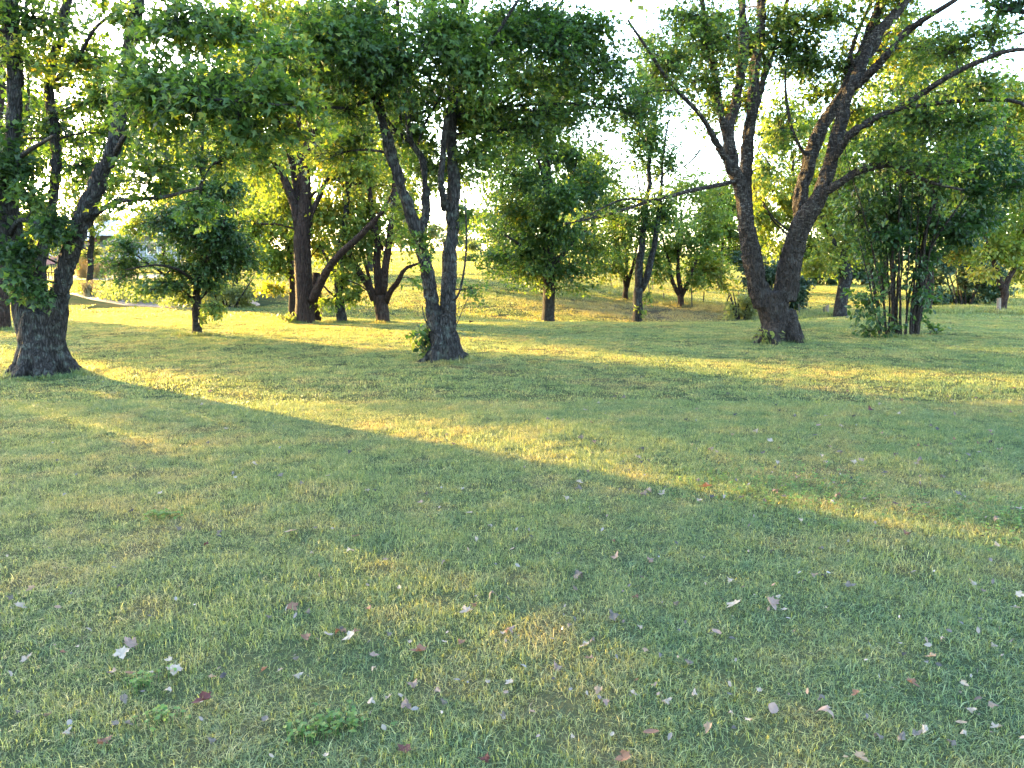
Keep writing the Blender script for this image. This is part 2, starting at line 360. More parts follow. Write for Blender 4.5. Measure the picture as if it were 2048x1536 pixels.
def remesh_trunk(acc, voxel, name, mat, off, bark_amp=.026, ridge=11.):
    me = acc.mesh('tmp', None); o = link('tmp', me)
    md = o.modifiers.new('r', 'REMESH'); md.mode = 'VOXEL'; md.voxel_size = voxel
    sm = o.modifiers.new('s', 'SMOOTH'); sm.iterations = 4; sm.factor = .5
    bpy.context.view_layer.update()
    dg = bpy.context.evaluated_depsgraph_get(); m2 = bpy.data.meshes.new_from_object(o.evaluated_get(dg))
    n = len(m2.vertices); co = np.empty(n * 3, np.float32); m2.vertices.foreach_get('co', co); co = co.reshape(-1, 3).astype(float)
    no = np.empty(n * 3, np.float32); m2.vertices.foreach_get('normal', no); no = no.reshape(-1, 3)
    q = co * np.array([ridge, ridge, ridge * .22]) + fbm(co * 3, 2)[:, None] * 1.6
    rid = (1 - np.abs(vnoise(q) * 2 - 1) * 2.6) + .5 * fbm(q * 2.3, 2)
    big = fbm(co * np.array([2.5, 2.5, 1.2]), 2)
    co = co + no * (bark_amp * np.clip(rid, -1, 1) + .02 * big)[:, None]
    m2.vertices.foreach_set('co', (co - off).astype(np.float32).ravel())
    bpy.data.objects.remove(o); bpy.data.meshes.remove(me)
    m2.name = name; m2.materials.clear(); m2.materials.append(mat)
    m2.polygons.foreach_set('use_smooth', np.ones(len(m2.polygons), bool)); m2.update()
    return m2

# ------------------------------------------------------------------ tree builder
def build_tree(name, label, base, limbs, env, leaf='maple', lsize=.10, leafmat=None, bark=None, hero=False,
               rb=.6, laim=None, rs=1.0, cat='tree', group=None, voxel=.027, lpt=11, roots=0, thick_cut=.05, sides=10, twig_r=.006, split_stems=False):
    """base: world xyz; limbs: lists of (px,py,rpx,dd) at the base's depth; env: (px,py,rxpx,rypx,dd,lai,tone)"""
    global R
    R = np.random.default_rng(zlib.crc32(label.encode()))
    d0 = base[1]; k = d0 / FPX
    root = bpy.data.objects.new(name, None); COL.objects.link(root); root.location = base; root.empty_display_size = .3
    tag(root, label, cat, group)
    thick, thin = Acc(), Acc(); skel = []
    for L in limbs:
        pts = []
        for q in L:
            px, py, rp = q[:3]; dd = q[3] if len(q) > 3 else 0
            pts.append(np.append(P(px, py, d0 + dd), rp * rs * (d0 + dd) / FPX))
        pts = np.array(pts)
        path = catmull(pts, .12 if hero else .3)
        wob = np.stack([fbm(path[:, :3] * 1.7 + 5, 2), fbm(path[:, :3] * 1.7 + 35, 2), 0 * path[:, 0]], 1)
        path[:, :3] += wob * (.06 + 0 * path[:, 3:4]) * (d0 / 14)
        skel.append(path)
        if hero:
            big = path[:, 3] > thick_cut
            if big.sum() > 3:
                e = int(np.max(np.nonzero(big)[0])) + 1
                V, Q, T = tube(path[:e], 14); thick.add(V, Q, T)
                if e < len(path): V, Q, T = tube(path[max(0, e - 3):], 8); thin.add(V, Q, T)
            else:
                V, Q, T = tube(path, 7); thin.add(V, Q, T)
        else:
            V, Q, T = tube(path, sides)
            if split_stems:
                sa_ = Acc(); sa_.add(V, Q, T); link('stem', sa_.mesh('stem', bark, np.array(base), smooth=True), root)
            else: thick.add(V, Q, T)
    if roots:
        r0 = limbs[0][0][2] * k * rs
        for i in range(roots):
            a = i * 2 * math.pi / roots + R.uniform(-.3, .3); ca, sa = math.cos(a), math.sin(a)
            ln = R.uniform(.95, 1.55) * r0
            pp = np.array([[base[0] + ca * r0 * .35, base[1] + sa * r0 * .35, base[2] + r0 * 1.5, r0 * .38],
                           [base[0] + ca * r0 * .8, base[1] + sa * r0 * .8, base[2] + r0 * .45, r0 * .34],
                           [base[0] + ca * ln, base[1] + sa * ln, base[2] + .02, r0 * .22],
                           [base[0] + ca * ln * 1.35, base[1] + sa * ln * 1.35, base[2] - .10, r0 * .12]])
            V, Q, T = tube(catmull(pp, .06), 10); thick.add(V, Q, T)
    S = np.vstack(skel)
    off = np.array(base)
    if hero: tm = remesh_trunk(thick, voxel, 'trunk', bark, off)
    elif not split_stems: tm = thick.mesh('trunk', bark, off, smooth=True)
    if not split_stems: link('trunk', tm, root)
    lv = Acc()
    for e in env:
        px, py, rx, ry, dd, lai, tone = e[:7]; ls = e[7] if len(e) > 7 else lsize; lk = e[8] if len(e) > 8 else leaf
        c = P(px, py, d0 + dd); kk = (d0 + dd) / FPX; a, b = rx * kk, ry * kk; dz = e[9] if len(e) > 9 else .5 * (a + b)
        nl = int(lai * (laim or (LAIM if py > -60 and -150 < px < 2200 else 1.6)) * math.pi * a * b / (LEAFT[lk][2] * ls * ls))
        if nl < 6: continue
        nb = max(1, int(round(1.5 * a * b * max(1, dz / rb) / (rb * rb))))
        nb = min(nb, max(1, nl // 40))
        cen = c + insphere(nb, .38) * np.array([a, dz, b]) * (1.0 if nb > 1 else 0)
        wt = R.uniform(.5, 1.5, nb); wt /= wt.sum()
        for bi in range(nb):
            cb = cen[bi]; rbb = np.array([min(a, rb), min(dz, rb), min(b, rb) * .95]) * R.uniform(.75, 1.3)
            dist = np.linalg.norm(S[:, :3] - cb, axis=1) + np.clip(S[:, 2] - cb[2], 0, None) * 1.5
            s = S[np.argmin(dist)]; A = s[:3]; n1 = max(1, int(nl * wt[bi]))
            brr = max(twig_r * 1.4, min(s[3] * .5, .010 + .010 * np.linalg.norm(cb - A)))
            Bm = (A + cb) / 2 + np.array([0, 0, .12 * np.linalg.norm(cb - A)]) + R.normal(0, .06, 3)
            V, Q = beztubes(A[None], Bm[None], cb[None], brr, twig_r, 5 if d0 < 20 else 4, 6 if d0 < 20 else 3); thin.add(V, Q)
            nt = max(2, n1 // lpt)
            end = cb + insphere(nt) * rbb * 1.15 - np.array([0, 0, .12 * rb])
            u = R.uniform(.55, 1, (nt, 1)); sta = (1 - u) ** 2 * A + 2 * u * (1 - u) * Bm + u * u * cb
            mid = (sta + end) / 2 + np.array([0, 0, 1]) * np.linalg.norm(end - sta, axis=1, keepdims=True) * .18 + R.normal(0, .05, (nt, 3)) * rb
            nk = nt if d0 < 20 else (max(1, nt // 2) if d0 < 30 else max(1, nt // 5))
            V, Q = beztubes(sta[:nk], mid[:nk], end[:nk], twig_r * .8, twig_r * .35, 3, 2); thin.add(V, Q)
            ti = R.integers(0, nt, n1); uu = 1 - .75 * R.uniform(0, 1, (n1, 1)) ** 1.6
            p = (1 - uu) ** 2 * sta[ti] + 2 * uu * (1 - uu) * mid[ti] + uu * uu * end[ti]
            p = p + R.normal(0, .55 * ls, (n1, 3)) * np.array([1, 1, .7])
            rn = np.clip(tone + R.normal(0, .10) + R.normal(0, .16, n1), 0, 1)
            leaves(lv, p, nrm(end[ti] - sta[ti]), ls, lk, rn)
    if thin.n: link('branches', thin.mesh('branches', bark, off, smooth=True), root)['kind'] = 'stuff'
    if lv.n: link('crown', lv.mesh('crown', leafmat, off, rnd=True), root)
    root['nl'] = lv.n; del root['nl']
    return root
# ================================================================== the ground
def build_ground():
    ys = np.concatenate([np.arange(-30, 0, 3.), np.arange(0, 45, .45), np.arange(45, 100, 1.2), np.arange(100, 300, 8.), np.arange(300, 700, 40.)])
    us = np.linspace(-1, 1, 221); us = np.sign(us) * np.abs(us) ** 1.25
    hw = np.interp(ys, [-30, 0, 45, 700], [40, 40, 75, 800])
    X = us[None] * hw[:, None]; Y = np.repeat(ys[:, None], len(us), 1)
    Z = terr(X.ravel(), Y.ravel())
    V = np.stack([X.ravel(), Y.ravel(), Z], 1); n = len(us)
    i = np.arange(len(ys) - 1)[:, None] * n; j = np.arange(n - 1)[None]
    Q = np.stack([i + j, i + j + 1, i + n + j + 1, i + n + j], -1).reshape(-1, 4)
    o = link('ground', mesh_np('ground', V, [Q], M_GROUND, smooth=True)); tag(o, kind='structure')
    return o
build_ground()

def drape(name, px_poly, mat, lift, kind='structure', sub=6):
    """a sheet laid on the ground inside an outline given by photo pixels"""
    pts = []
    n = len(px_poly)
    for i in range(n):
        a = np.array(px_poly[i], float); b = np.array(px_poly[(i + 1) % n], float)
        for t in np.linspace(0, 1, 5, endpoint=False): g = G(*(a + (b - a) * t)); pts.append(g[:2])
    pts = np.array(pts); c = pts.mean(0); m = len(pts); V = []; Q = []; T = []
    for k in range(sub + 1):
        f = 1 - k / (sub + 1)
        for p in pts: V.append([*(c + (p - c) * f), 0])
    V.append([*c, 0]); V = np.array(V); V[:, 2] = terr(V[:, 0], V[:, 1]) + lift
    i = np.arange(sub)[:, None] * m; j = np.arange(m)[None]; kx = (j + 1) % m
    Q = np.stack([i + j, i + kx, i + m + kx, i + m + j], -1).reshape(-1, 4)
    j = np.arange(m); T = np.stack([sub * m + j, sub * m + (j + 1) % m, np.full(m, len(V) - 1)], 1)
    # skirt
    b0 = len(V); sk = V[:m].copy(); sk[:, 2] -= lift + .05; V = np.vstack([V, sk])
    Q = np.vstack([Q, np.stack([(j + 1) % m, j, b0 + j, b0 + (j + 1) % m], 1)])
    o = link(name, mesh_np(name, V, [Q, T], mat, smooth=False)); return o, pts

M_MULCH = plain_mat('mulch', (.10, .075, .06), 1, .5, 14)
M_GRAVEL = plain_mat('gravel', (.20, .18, .175), .95, .25, 6)
M_DIRT = plain_mat('bare_dirt', (.27, .17, .12), 1, .3, 5)

# ================================================================== grass
def grass_tiles():
    col = bpy.data.collections.new('grass_tiles')
    specs = [('a', 8, .5, 2100, .036, .0021, .85), ('b', 5, 1.0, 2600, .034, .0052, .7), ('c', 3, 2.6, 3400, .052, .014, .5), ('d', 3, 1.0, 1500, .13, .009, .5), ('e', 3, .3, 150, .11, .006, .6)]
    idx = {}; c = 0
    for key, nv, L, N, H, Wd, lean in specs:
        for v in range(nv):
            b = np.stack([R.uniform(-L / 2, L / 2, N), R.uniform(-L / 2, L / 2, N), np.full(N, -.012)], 1)
            cl = fbm(np.stack([b[:, 0] * 5 / L * 2 + v * 9, b[:, 1] * 5 / L * 2, 0 * b[:, 0]], 1), 2)
            h = H * np.clip(R.normal(.85, .25, N) + .5 * cl, .3, 1.7); w = Wd * R.uniform(.45, 1.55, N)
            a = R.uniform(0, 2 * np.pi, N); ln = np.abs(R.normal(0, lean, N)) + .15
            d = np.stack([np.cos(a), np.sin(a), 0 * a], 1); f = a + R.normal(np.pi / 2, .5, N); s = np.stack([np.cos(f), np.sin(f), 0 * f], 1)
            m = b + d * (ln * h * .35)[:, None]; m[:, 2] += h * .6
            t = b + d * (ln * h * 1.15)[:, None]; t[:, 2] += h * np.clip(1.05 - ln * .35, .35, 1)
            V = np.stack([b - s * w[:, None] / 2, b + s * w[:, None] / 2, m + s * w[:, None] * .42, m - s * w[:, None] * .42, t], 1).reshape(-1, 3)
            o5 = np.arange(N) * 5
            Q = np.stack([o5, o5 + 1, o5 + 2, o5 + 3], 1); T = np.stack([o5 + 3, o5 + 2, o5 + 4], 1)
            rn = np.clip(R.beta(2, 2, N) * .9, 0, .88); straw = R.uniform(0, 1, N) < .09; rn[straw] = R.uniform(.9, 1, straw.sum())
            me = mesh_np('grass_tile', V, [Q, T], M_GRASS, np.repeat(rn, 5))
            o = bpy.data.objects.new('grass_tile_%s%d' % (key, v), me); col.objects.link(o)
            idx.setdefault(key, []).append(c); c += 1
    return col, idx
def build_grass(keep_out):
    col, idx = grass_tiles()
    pts, rot, scl, ii = [], [], [], []
    def zone(key, y0, y1, step, s0, s1):
        for y in np.arange(y0, y1, step):
            w = .74 * y + 1.6
            for x in np.arange(-w, w + step, step):
                xx = x + R.uniform(-.25, .25) * step; yy = y + R.uniform(-.25, .25) * step
                if keep_out(xx, yy): continue
                pts.append((xx, yy)); e = .4
                rot.append(R.uniform(0, 2 * math.pi)); scl.append(R.uniform(s0, s1)); ii.append(random.choice(idx[key]))
    zone('a', 1.3, 8.6, .33, .85, 1.2)
    zone('b', 8.3, 26.5, .72, .85, 1.2)
    zone('c', 26, 78, 2.0, .9, 1.2)
    zone('c', 78, 165, 4.6, 2.0, 2.5)
    # rougher grass along the fence line on the far bank
    for (a, b) in FENCE_LINES:
        a = np.array(a); b = np.array(b); L = np.linalg.norm(b - a)
        for t in np.arange(0, L, .35):
            for q in range(4):
                p = a + (b - a) * t / L + R.normal(0, .7, 2)
                pts.append(tuple(p)); rot.append(R.uniform(0, 6.28)); scl.append(R.uniform(.8, 1.5)); ii.append(random.choice(idx['d']))
    for (tx, ty, tr) in TRUNKS:
        for q in range(int(14 + 60 * tr)):
            a = R.uniform(0, 6.28); rr_ = tr * R.uniform(1.0, 1.7) + .1
            pts.append((tx + rr_ * math.cos(a), ty + rr_ * math.sin(a))); rot.append(R.uniform(0, 6.28)); scl.append(R.uniform(.5, 1.0)); ii.append(random.choice(idx['e']))
    pts = np.array(pts); n = len(pts)
    z = terr(pts[:, 0], pts[:, 1]); e = .5
    nx = (terr(pts[:, 0] + e, pts[:, 1]) - terr(pts[:, 0] - e, pts[:, 1])) / (2 * e); ny = (terr(pts[:, 0], pts[:, 1] + e) - terr(pts[:, 0], pts[:, 1] - e)) / (2 * e)
    eul = np.zeros((n, 3))
    for i in range(n):
        q = Vector((0, 0, 1)).rotation_difference(Vector((-nx[i], -ny[i], 1)).normalized()) @ Matrix.Rotation(rot[i], 3, 'Z').to_quaternion()
        eul[i] = q.to_euler()
    me = bpy.data.meshes.new('grass'); me.from_pydata([tuple(v) for v in np.column_stack([pts, z])], [], [])
    a = me.attributes.new('trot', 'FLOAT_VECTOR', 'POINT'); a.data.foreach_set('vector', eul.astype(np.float32).ravel())
    sc = np.array(scl); hz = .8 + .75 * np.clip(fbm(np.column_stack([pts * 1.5, 0 * z]), 3) + .28, 0, 1)
    s3 = np.column_stack([sc, sc, sc * hz])
    a = me.attributes.new('tscl', 'FLOAT_VECTOR', 'POINT'); a.data.foreach_set('vector', s3.astype(np.float32).ravel())
    a = me.attributes.new('tidx', 'INT', 'POINT'); a.data.foreach_set('value', np.array(ii, np.int32))
    me.materials.append(M_GRASS)
    o = link('grass', me)
    ng = bpy.data.node_groups.new('grass_spread', 'GeometryNodeTree')
    ng.interface.new_socket('Geometry', in_out='INPUT', socket_type='NodeSocketGeometry'); ng.interface.new_socket('Geometry', in_out='OUTPUT', socket_type='NodeSocketGeometry')
    N = ng.nodes; L = ng.links
    gi = N.new('NodeGroupInput'); go = N.new('NodeGroupOutput'); iop = N.new('GeometryNodeInstanceOnPoints'); ci = N.new('GeometryNodeCollectionInfo')
    ci.inputs['Collection'].default_value = col; ci.inputs['Separate Children'].default_value = True; ci.inputs['Reset Children'].default_value = True
    def na(nm, ty):
        x = N.new('GeometryNodeInputNamedAttribute'); x.data_type = ty; x.inputs['Name'].default_value = nm
        return [s for s in x.outputs if s.enabled and s.name == 'Attribute'][0]
    e2r = N.new('FunctionNodeEulerToRotation')
    L.new(gi.outputs[0], iop.inputs['Points']); L.new(ci.outputs[0], iop.inputs['Instance']); iop.inputs['Pick Instance'].default_value = True
    L.new(na('tidx', 'INT'), iop.inputs['Instance Index']); L.new(na('trot', 'FLOAT_VECTOR'), e2r.inputs[0]); L.new(e2r.outputs[0], iop.inputs['Rotation'])
    L.new(na('tscl', 'FLOAT_VECTOR'), iop.inputs['Scale']); L.new(iop.outputs[0], go.inputs[0])
    md = o.modifiers.new('spread', 'NODES'); md.node_group = ng
    tag(o, 'short mown grass covering the whole lawn', 'grass', kind='stuff')
    print('grass tiles', n)
# ================================================================== big maples
def base_at(px, py, dz=0):
    g = G(px, py); return (float(g[0]), float(g[1]), float(g[2]) + dz)

# -- left maple
b = base_at(88, 748)
build_tree('silver_maple', 'thick three-stemmed maple with furrowed grey bark at the left edge of the lawn', b, [
    [(86, 765, 52), (84, 735, 46), (82, 700, 42), (81, 660, 40), (84, 625, 34)],
    [(64, 690, 26), (54, 630, 24), (44, 560, 22, .1), (24, 480, 20, .2), (16, 380, 17, .2), (20, 300, 15, .2), (34, 150, 13, .3), (26, 50, 12, .3), (16, -80, 10, .3), (-10, -260, 7, .4)],
    [(104, 700, 26), (112, 640, 20, -.05), (124, 570, 17, -.1), (141, 500, 17, -.2), (170, 430, 17, -.3), (204, 345, 15, -.4), (226, 290, 12, -.5), (256, 130, 11, -.6), (270, 40, 11, -.6), (300, -90, 9, -.6), (340, -260, 6, -.6)],
    [(84, 660, 18, .2), (80, 600, 13, .3), (82, 540, 11, .4), (98, 440, 10, .5), (110, 340, 9, .6), (104, 230, 9, .7), (100, 165, 9, .8), (120, 80, 8, .8), (143, -30, 8, .8), (170, -200, 5, .8)],
    [(98, 170, 5, .8), (150, 125, 4, .4), (200, 50, 3.4, 0), (270, -2, 2.5, -.4)],
    [(264, 95, 6, -.6), (300, 55, 5, -1), (350, 5, 4, -1.6), (420, -60, 3, -2)],
    [(188, 430, 6, -.3), (235, 402, 5, -.8), (320, 395, 4, -1.3), (400, 375, 3, -1.8)],
    [(222, 320, 6, -.4), (260, 260, 5, -1.2), (330, 210, 4, -2), (430, 200, 3, -2.4), (560, 210, 2, -2.6)],
    [(22, 330, 6, .2), (60, 300, 5, -.6), (110, 270, 3, -1.2)],
    [(20, 470, 6, .1), (40, 440, 5, -.4), (80, 450, 3, -.7)],
    [(34, 90, 5, .3), (50, 60, 4, .3), (55, -20, 3, .3)], [(20, 440, 8, .1), (-60, 400, 7, .1), (-150, 430, 5, 0), (-250, 450, 3, 0)],
  ], [
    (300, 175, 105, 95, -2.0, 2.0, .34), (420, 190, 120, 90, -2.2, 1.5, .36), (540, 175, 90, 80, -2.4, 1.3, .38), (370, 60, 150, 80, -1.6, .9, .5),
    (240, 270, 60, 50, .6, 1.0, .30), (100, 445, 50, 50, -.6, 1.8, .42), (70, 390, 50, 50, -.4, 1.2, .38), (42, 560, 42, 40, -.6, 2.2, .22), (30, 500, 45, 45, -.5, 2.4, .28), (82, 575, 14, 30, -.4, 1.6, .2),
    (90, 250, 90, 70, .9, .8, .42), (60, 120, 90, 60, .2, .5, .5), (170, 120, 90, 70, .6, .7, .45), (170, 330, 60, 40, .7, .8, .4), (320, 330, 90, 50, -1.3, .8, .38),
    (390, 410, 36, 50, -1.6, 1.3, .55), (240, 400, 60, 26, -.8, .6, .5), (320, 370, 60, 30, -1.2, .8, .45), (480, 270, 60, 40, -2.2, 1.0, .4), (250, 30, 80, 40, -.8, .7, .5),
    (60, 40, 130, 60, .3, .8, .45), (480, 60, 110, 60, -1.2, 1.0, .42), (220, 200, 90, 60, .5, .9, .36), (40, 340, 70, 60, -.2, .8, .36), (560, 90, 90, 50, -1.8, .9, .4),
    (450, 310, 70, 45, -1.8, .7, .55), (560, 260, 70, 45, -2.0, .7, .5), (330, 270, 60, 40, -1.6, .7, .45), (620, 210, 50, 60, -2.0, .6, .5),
    (-170, 488, 130, 50, 0, 2.2, .3, .14, 'dia', .8), (-290, 460, 120, 80, 0, 2.2, .3, .14, 'dia', .9), (-70, 390, 80, 90, 0, 2.4, .3, .13, 'dia', .8), (-200, 395, 110, 110, 0, 4.5, .3, .14, 'dia', .9), (-20, 300, 60, 80, 0, 1.3, .3, .12, 'dia', .7),  # low foliage out of view, shaped to shade the near grass
    (60, -180, 260, 130, 0, .7, .4, .16, 'dia', 2.6), (300, -230, 260, 130, -1, .6, .4, .16, 'dia', 2.6), (-200, 150, 160, 260, .2, .7, .35, .14, 'dia', 2.0), (60, -420, 240, 130, 0, .6, .4, .18, 'dia', 2.6),
  ], 'maple', .094, M_LEAF, M_BARK, hero=True, rb=.7, roots=9, rs=.92)

# -- centre twin-stemmed maple
b = base_at(893, 722)
build_tree('twin_stem_maple', 'slender twin-stemmed maple splitting low, leafy shoots at its foot', b, [
    [(893, 738, 48), (890, 715, 36), (886, 690, 30), (884, 665, 29)],
    [(872, 705, 20), (868, 650, 19), (862, 590, 18), (852, 530, 17, -.1), (830, 450, 16, -.2), (806, 380, 15, -.3), (776, 290, 14, -.4), (756, 200, 12, -.5), (752, 120, 10, -.5), (745, 20, 9, -.5), (735, -120, 6, -.5)],
    [(900, 705, 24), (896, 650, 22), (899, 560, 20, .1), (903, 450, 17, .2), (905, 370, 15, .2), (901, 270, 14, .3), (906, 180, 12, .3), (924, 60, 10, .4), (932, -50, 9, .4), (945, -200, 6, .4)],
    [(838, 478, 10, -.2), (852, 420, 10, .1), (849, 360, 9, .2), (842, 313, 9, .3), (822, 284, 8, .3), (812, 210, 8, .3), (804, 150, 7, .3), (800, 60, 6, .3), (790, -60, 4, .3)],
    [(824, 286, 7, .3), (798, 268, 6, .1), (772, 238, 6, -.1), (758, 205, 5, -.2)],
    [(800, 240, 4, .1), (788, 195, 4, .1), (760, 150, 3, .1)],
    [(890, 420, 9, .1), (882, 370, 9, -.2), (888, 300, 8, -.3), (900, 210, 7, -.4), (945, 130, 6, -.6), (985, 80, 5, -.8), (1040, 0, 4, -1)],
    [(836, 290, 3, .3), (852, 240, 3, .3), (890, 178, 2.5, .2)],
    [(910, 600, 3.4, -.2), (922, 580, 3, -.3), (928, 510, 3, -.3), (930, 430, 2.5, -.3), (926, 380, 2, -.2)],
    [(905, 665, 1.6, -.2), (920, 630, 1.3, -.3), (937, 595, 1, -.3)],
    [(868, 668, 3, -.2), (850, 640, 2.2, -.3), (844, 612, 1.6, -.3)],
    [(752, 195, 5, -.5), (700, 215, 4, -.8), (660, 215, 4, -1), (550, 215, 3, -1.2)],
    [(760, 130, 5, -.5), (720, 90, 4, -1.2), (640, 60, 3, -1.8)],
    [(904, 200, 6, .3), (960, 130, 5, .3), (1010, 100, 4, .2), (1080, 60, 3, 0)],
  ], [
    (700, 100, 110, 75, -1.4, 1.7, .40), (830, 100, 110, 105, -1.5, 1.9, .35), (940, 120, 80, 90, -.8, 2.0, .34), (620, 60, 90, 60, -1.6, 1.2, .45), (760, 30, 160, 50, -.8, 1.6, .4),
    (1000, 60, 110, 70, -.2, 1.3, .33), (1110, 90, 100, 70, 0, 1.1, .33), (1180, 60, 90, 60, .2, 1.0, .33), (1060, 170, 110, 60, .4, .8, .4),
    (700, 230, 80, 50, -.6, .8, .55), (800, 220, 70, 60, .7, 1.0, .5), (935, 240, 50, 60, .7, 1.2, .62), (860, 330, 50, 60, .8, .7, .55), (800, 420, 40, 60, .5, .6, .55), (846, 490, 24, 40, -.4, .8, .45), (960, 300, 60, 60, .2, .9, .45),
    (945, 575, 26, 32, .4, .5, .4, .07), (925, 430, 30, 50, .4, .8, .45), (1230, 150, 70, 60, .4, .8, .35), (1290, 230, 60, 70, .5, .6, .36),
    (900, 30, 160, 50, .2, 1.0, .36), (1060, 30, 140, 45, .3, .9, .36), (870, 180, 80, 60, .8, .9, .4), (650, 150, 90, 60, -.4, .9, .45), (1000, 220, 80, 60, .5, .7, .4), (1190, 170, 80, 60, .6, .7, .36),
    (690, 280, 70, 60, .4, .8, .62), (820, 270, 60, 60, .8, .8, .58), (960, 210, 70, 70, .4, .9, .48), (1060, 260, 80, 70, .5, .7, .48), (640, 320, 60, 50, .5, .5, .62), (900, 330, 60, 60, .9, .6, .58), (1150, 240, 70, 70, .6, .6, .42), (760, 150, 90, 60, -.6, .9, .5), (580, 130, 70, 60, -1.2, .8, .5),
    (800, -180, 300, 130, 0, .7, .4, .16, 'dia', 2.4), (1080, -150, 220, 130, 0, .6, .4, .16, 'dia', 2.4), (850, -420, 260, 130, 0, .6, .4, .18, 'dia', 2.4),
  ], 'maple', .094, M_LEAF, M_BARK, hero=True, rb=.72, roots=6, rs=.69)

# -- right maple
b = base_at(1560, 683)
build_tree('forked_maple', 'big forked maple with banded bark and long outreaching limbs standing right of centre', b, [
    [(1563, 705, 54), (1556, 672, 46), (1550, 640, 37), (1545, 610, 40), (1542, 585, 42)],
    [(1528, 610, 30), (1512, 560, 25), (1500, 500, 22), (1492, 440, 20, -.1), (1484, 390, 18, -.1), (1467, 330, 16, -.2), (1455, 265, 15, -.3), (1474, 200, 12, -.2), (1487, 110, 11, -.2), (1482, 0, 9, -.2), (1475, -150, 6, -.2)],
    [(1510, 540, 20, .1), (1500, 470, 17, .2), (1489, 400, 16, .3), (1494, 300, 15, .4), (1500, 240, 14, .4), (1511, 130, 12, .4), (1524, 0, 10, .4), (1535, -150, 7, .4)],
    [(1455, 270, 10, -.3), (1440, 225, 9, -.5), (1425, 120, 8, -.7), (1408, 30, 7, -.8), (1395, -80, 5, -.9)],
    [(1504, 245, 8, .4), (1522, 180, 8, .5), (1542, 100, 7, .7), (1572, 20, 6, .9), (1600, -70, 4, 1)],
    [(1460, 345, 8, -.2), (1420, 262, 7, -.7), (1398, 228, 6, -1), (1335, 155, 5, -1.6), (1290, 92, 4, -2), (1255, 40, 3, -2.2)],
    [(1472, 362, 6, -.2), (1400, 378, 5.5, -.7), (1300, 402, 4.5, -1.3), (1220, 428, 3.5, -1.6), (1130, 448, 2, -2)],
    [(1300, 402, 3, -1.3), (1240, 400, 2.5, -1.5), (1160, 440, 1.6, -1.8)],
    [(1400, 300, 3, -.8), (1370, 330, 2, -1), (1330, 345, 1.5, -1.2), (1240, 390, 1, -1.4)],
    [(1568, 600, 32), (1578, 540, 30, -.1), (1592, 480, 27, -.2), (1612, 430, 25, -.3), (1638, 392, 20, -.4), (1660, 330, 18, -.4), (1680, 262, 17, -.4), (1692, 200, 15, -.4), (1745, 85, 13, -.3), (1800, 15, 11, -.2), (1860, -80, 8, 0), (1920, -200, 5, 0)],
    [(1600, 450, 18, -.1), (1601, 400, 18, .1), (1615, 330, 17, .2), (1642, 258, 16, .2), (1684, 195, 14, .2), (1722, 115, 13, .3), (1765, 0, 12, .3), (1790, -110, 8, .3)],
    [(1645, 390, 11, -.5), (1680, 365, 10, -.8), (1720, 340, 9, -1), (1785, 330, 7, -1.2), (1850, 362, 5, -1.4), (1930, 380, 3, -1.6)],
    [(1664, 320, 11, -.5), (1700, 270, 10, -.8), (1742, 243, 9, -1), (1800, 215, 8, -1.3), (1900, 152, 7, -1.8), (2000, 106, 6, -2.2), (2080, 98, 4, -2.5)],
    [(1790, 220, 6, -1.3), (1900, 204, 5.5, -1.7), (2020, 200, 5, -2.1), (2060, 220, 4, -2.2)],
    [(1622, 332, 5, .2), (1580, 245, 4.5, .2), (1570, 175, 3.5, .3), (1575, 130, 2, .4)],
    [(1694, 190, 10, -.3), (1752, 130, 9, -.8), (1820, 60, 8, -1.2), (1910, 0, 6, -1.8), (1990, -60, 4, -2)],
    [(1700, 115, 6, .3), (1720, 60, 5, .4), (1745, 0, 4, .5)],
    [(1760, 80, 6, .3), (1720, 140, 5, -.2), (1700, 110, 5, -.4)],
  ], [
    (1420, 90, 90, 80, -.6, .9, 0.55), (1330, 120, 80, 70, -1.4, .9, 0.51), (1270, 190, 60, 60, -1.6, .7, 0.49), (1500, 90, 70, 90, .9, .9, 0.59), (1580, 90, 80, 80, .6, .8, 0.53), (1560, 260, 40, 90, .3, .55, 0.55), (1690, 140, 90, 70, .9, .9, 0.57), (1640, 190, 60, 40, .9, .8, 0.55),
    (1800, 110, 100, 70, .6, .8, 0.63), (1900, 90, 110, 70, -1.5, .7, 0.61), (1840, 240, 110, 60, -1.3, .9, 0.58), (1960, 170, 90, 50, -2, .6, 0.58), (1720, 230, 70, 50, .6, .7, 0.58), (1780, 300, 80, 40, -1.2, .8, 0.53), (1420, 210, 60, 70, .5, .6, 0.55), (1480, 200, 60, 60, .9, .6, 0.58), (1370, 40, 90, 50, -1, .9, 0.49), (1650, 30, 110, 50, .3, .7, 0.55), (1880, 330, 90, 40, -1.4, .8, 0.48), (1310, 390, 60, 22, -1.3, .4, 0.68), (1190, 430, 70, 22, -1.7, .4, 0.78), (1540, 340, 30, 30, 0, .3, 0.58),
    (1440, 40, 130, 50, .7, .8, 0.53), (1560, 40, 110, 50, .5, .8, 0.53), (1760, 60, 120, 60, .7, .8, 0.57), (1400, 160, 90, 60, -.6, .7, 0.53), (1620, 120, 90, 60, .9, .6, 0.55), (1940, 250, 100, 50, -1.6, .7, 0.55), (1980, 60, 80, 50, -1.8, .6, 0.55),
    (1500, -170, 260, 130, 0, .7, .4, .17, 'dia', 2.8), (1800, -180, 260, 130, -.6, .7, .4, .17, 'dia', 2.8), (1640, -400, 300, 130, 0, .6, .4, .2, 'dia', 3),
  ], 'maple', .095, M_LEAF, M_BARKR, hero=True, rb=.9, roots=7, rs=.73, laim=2.8)

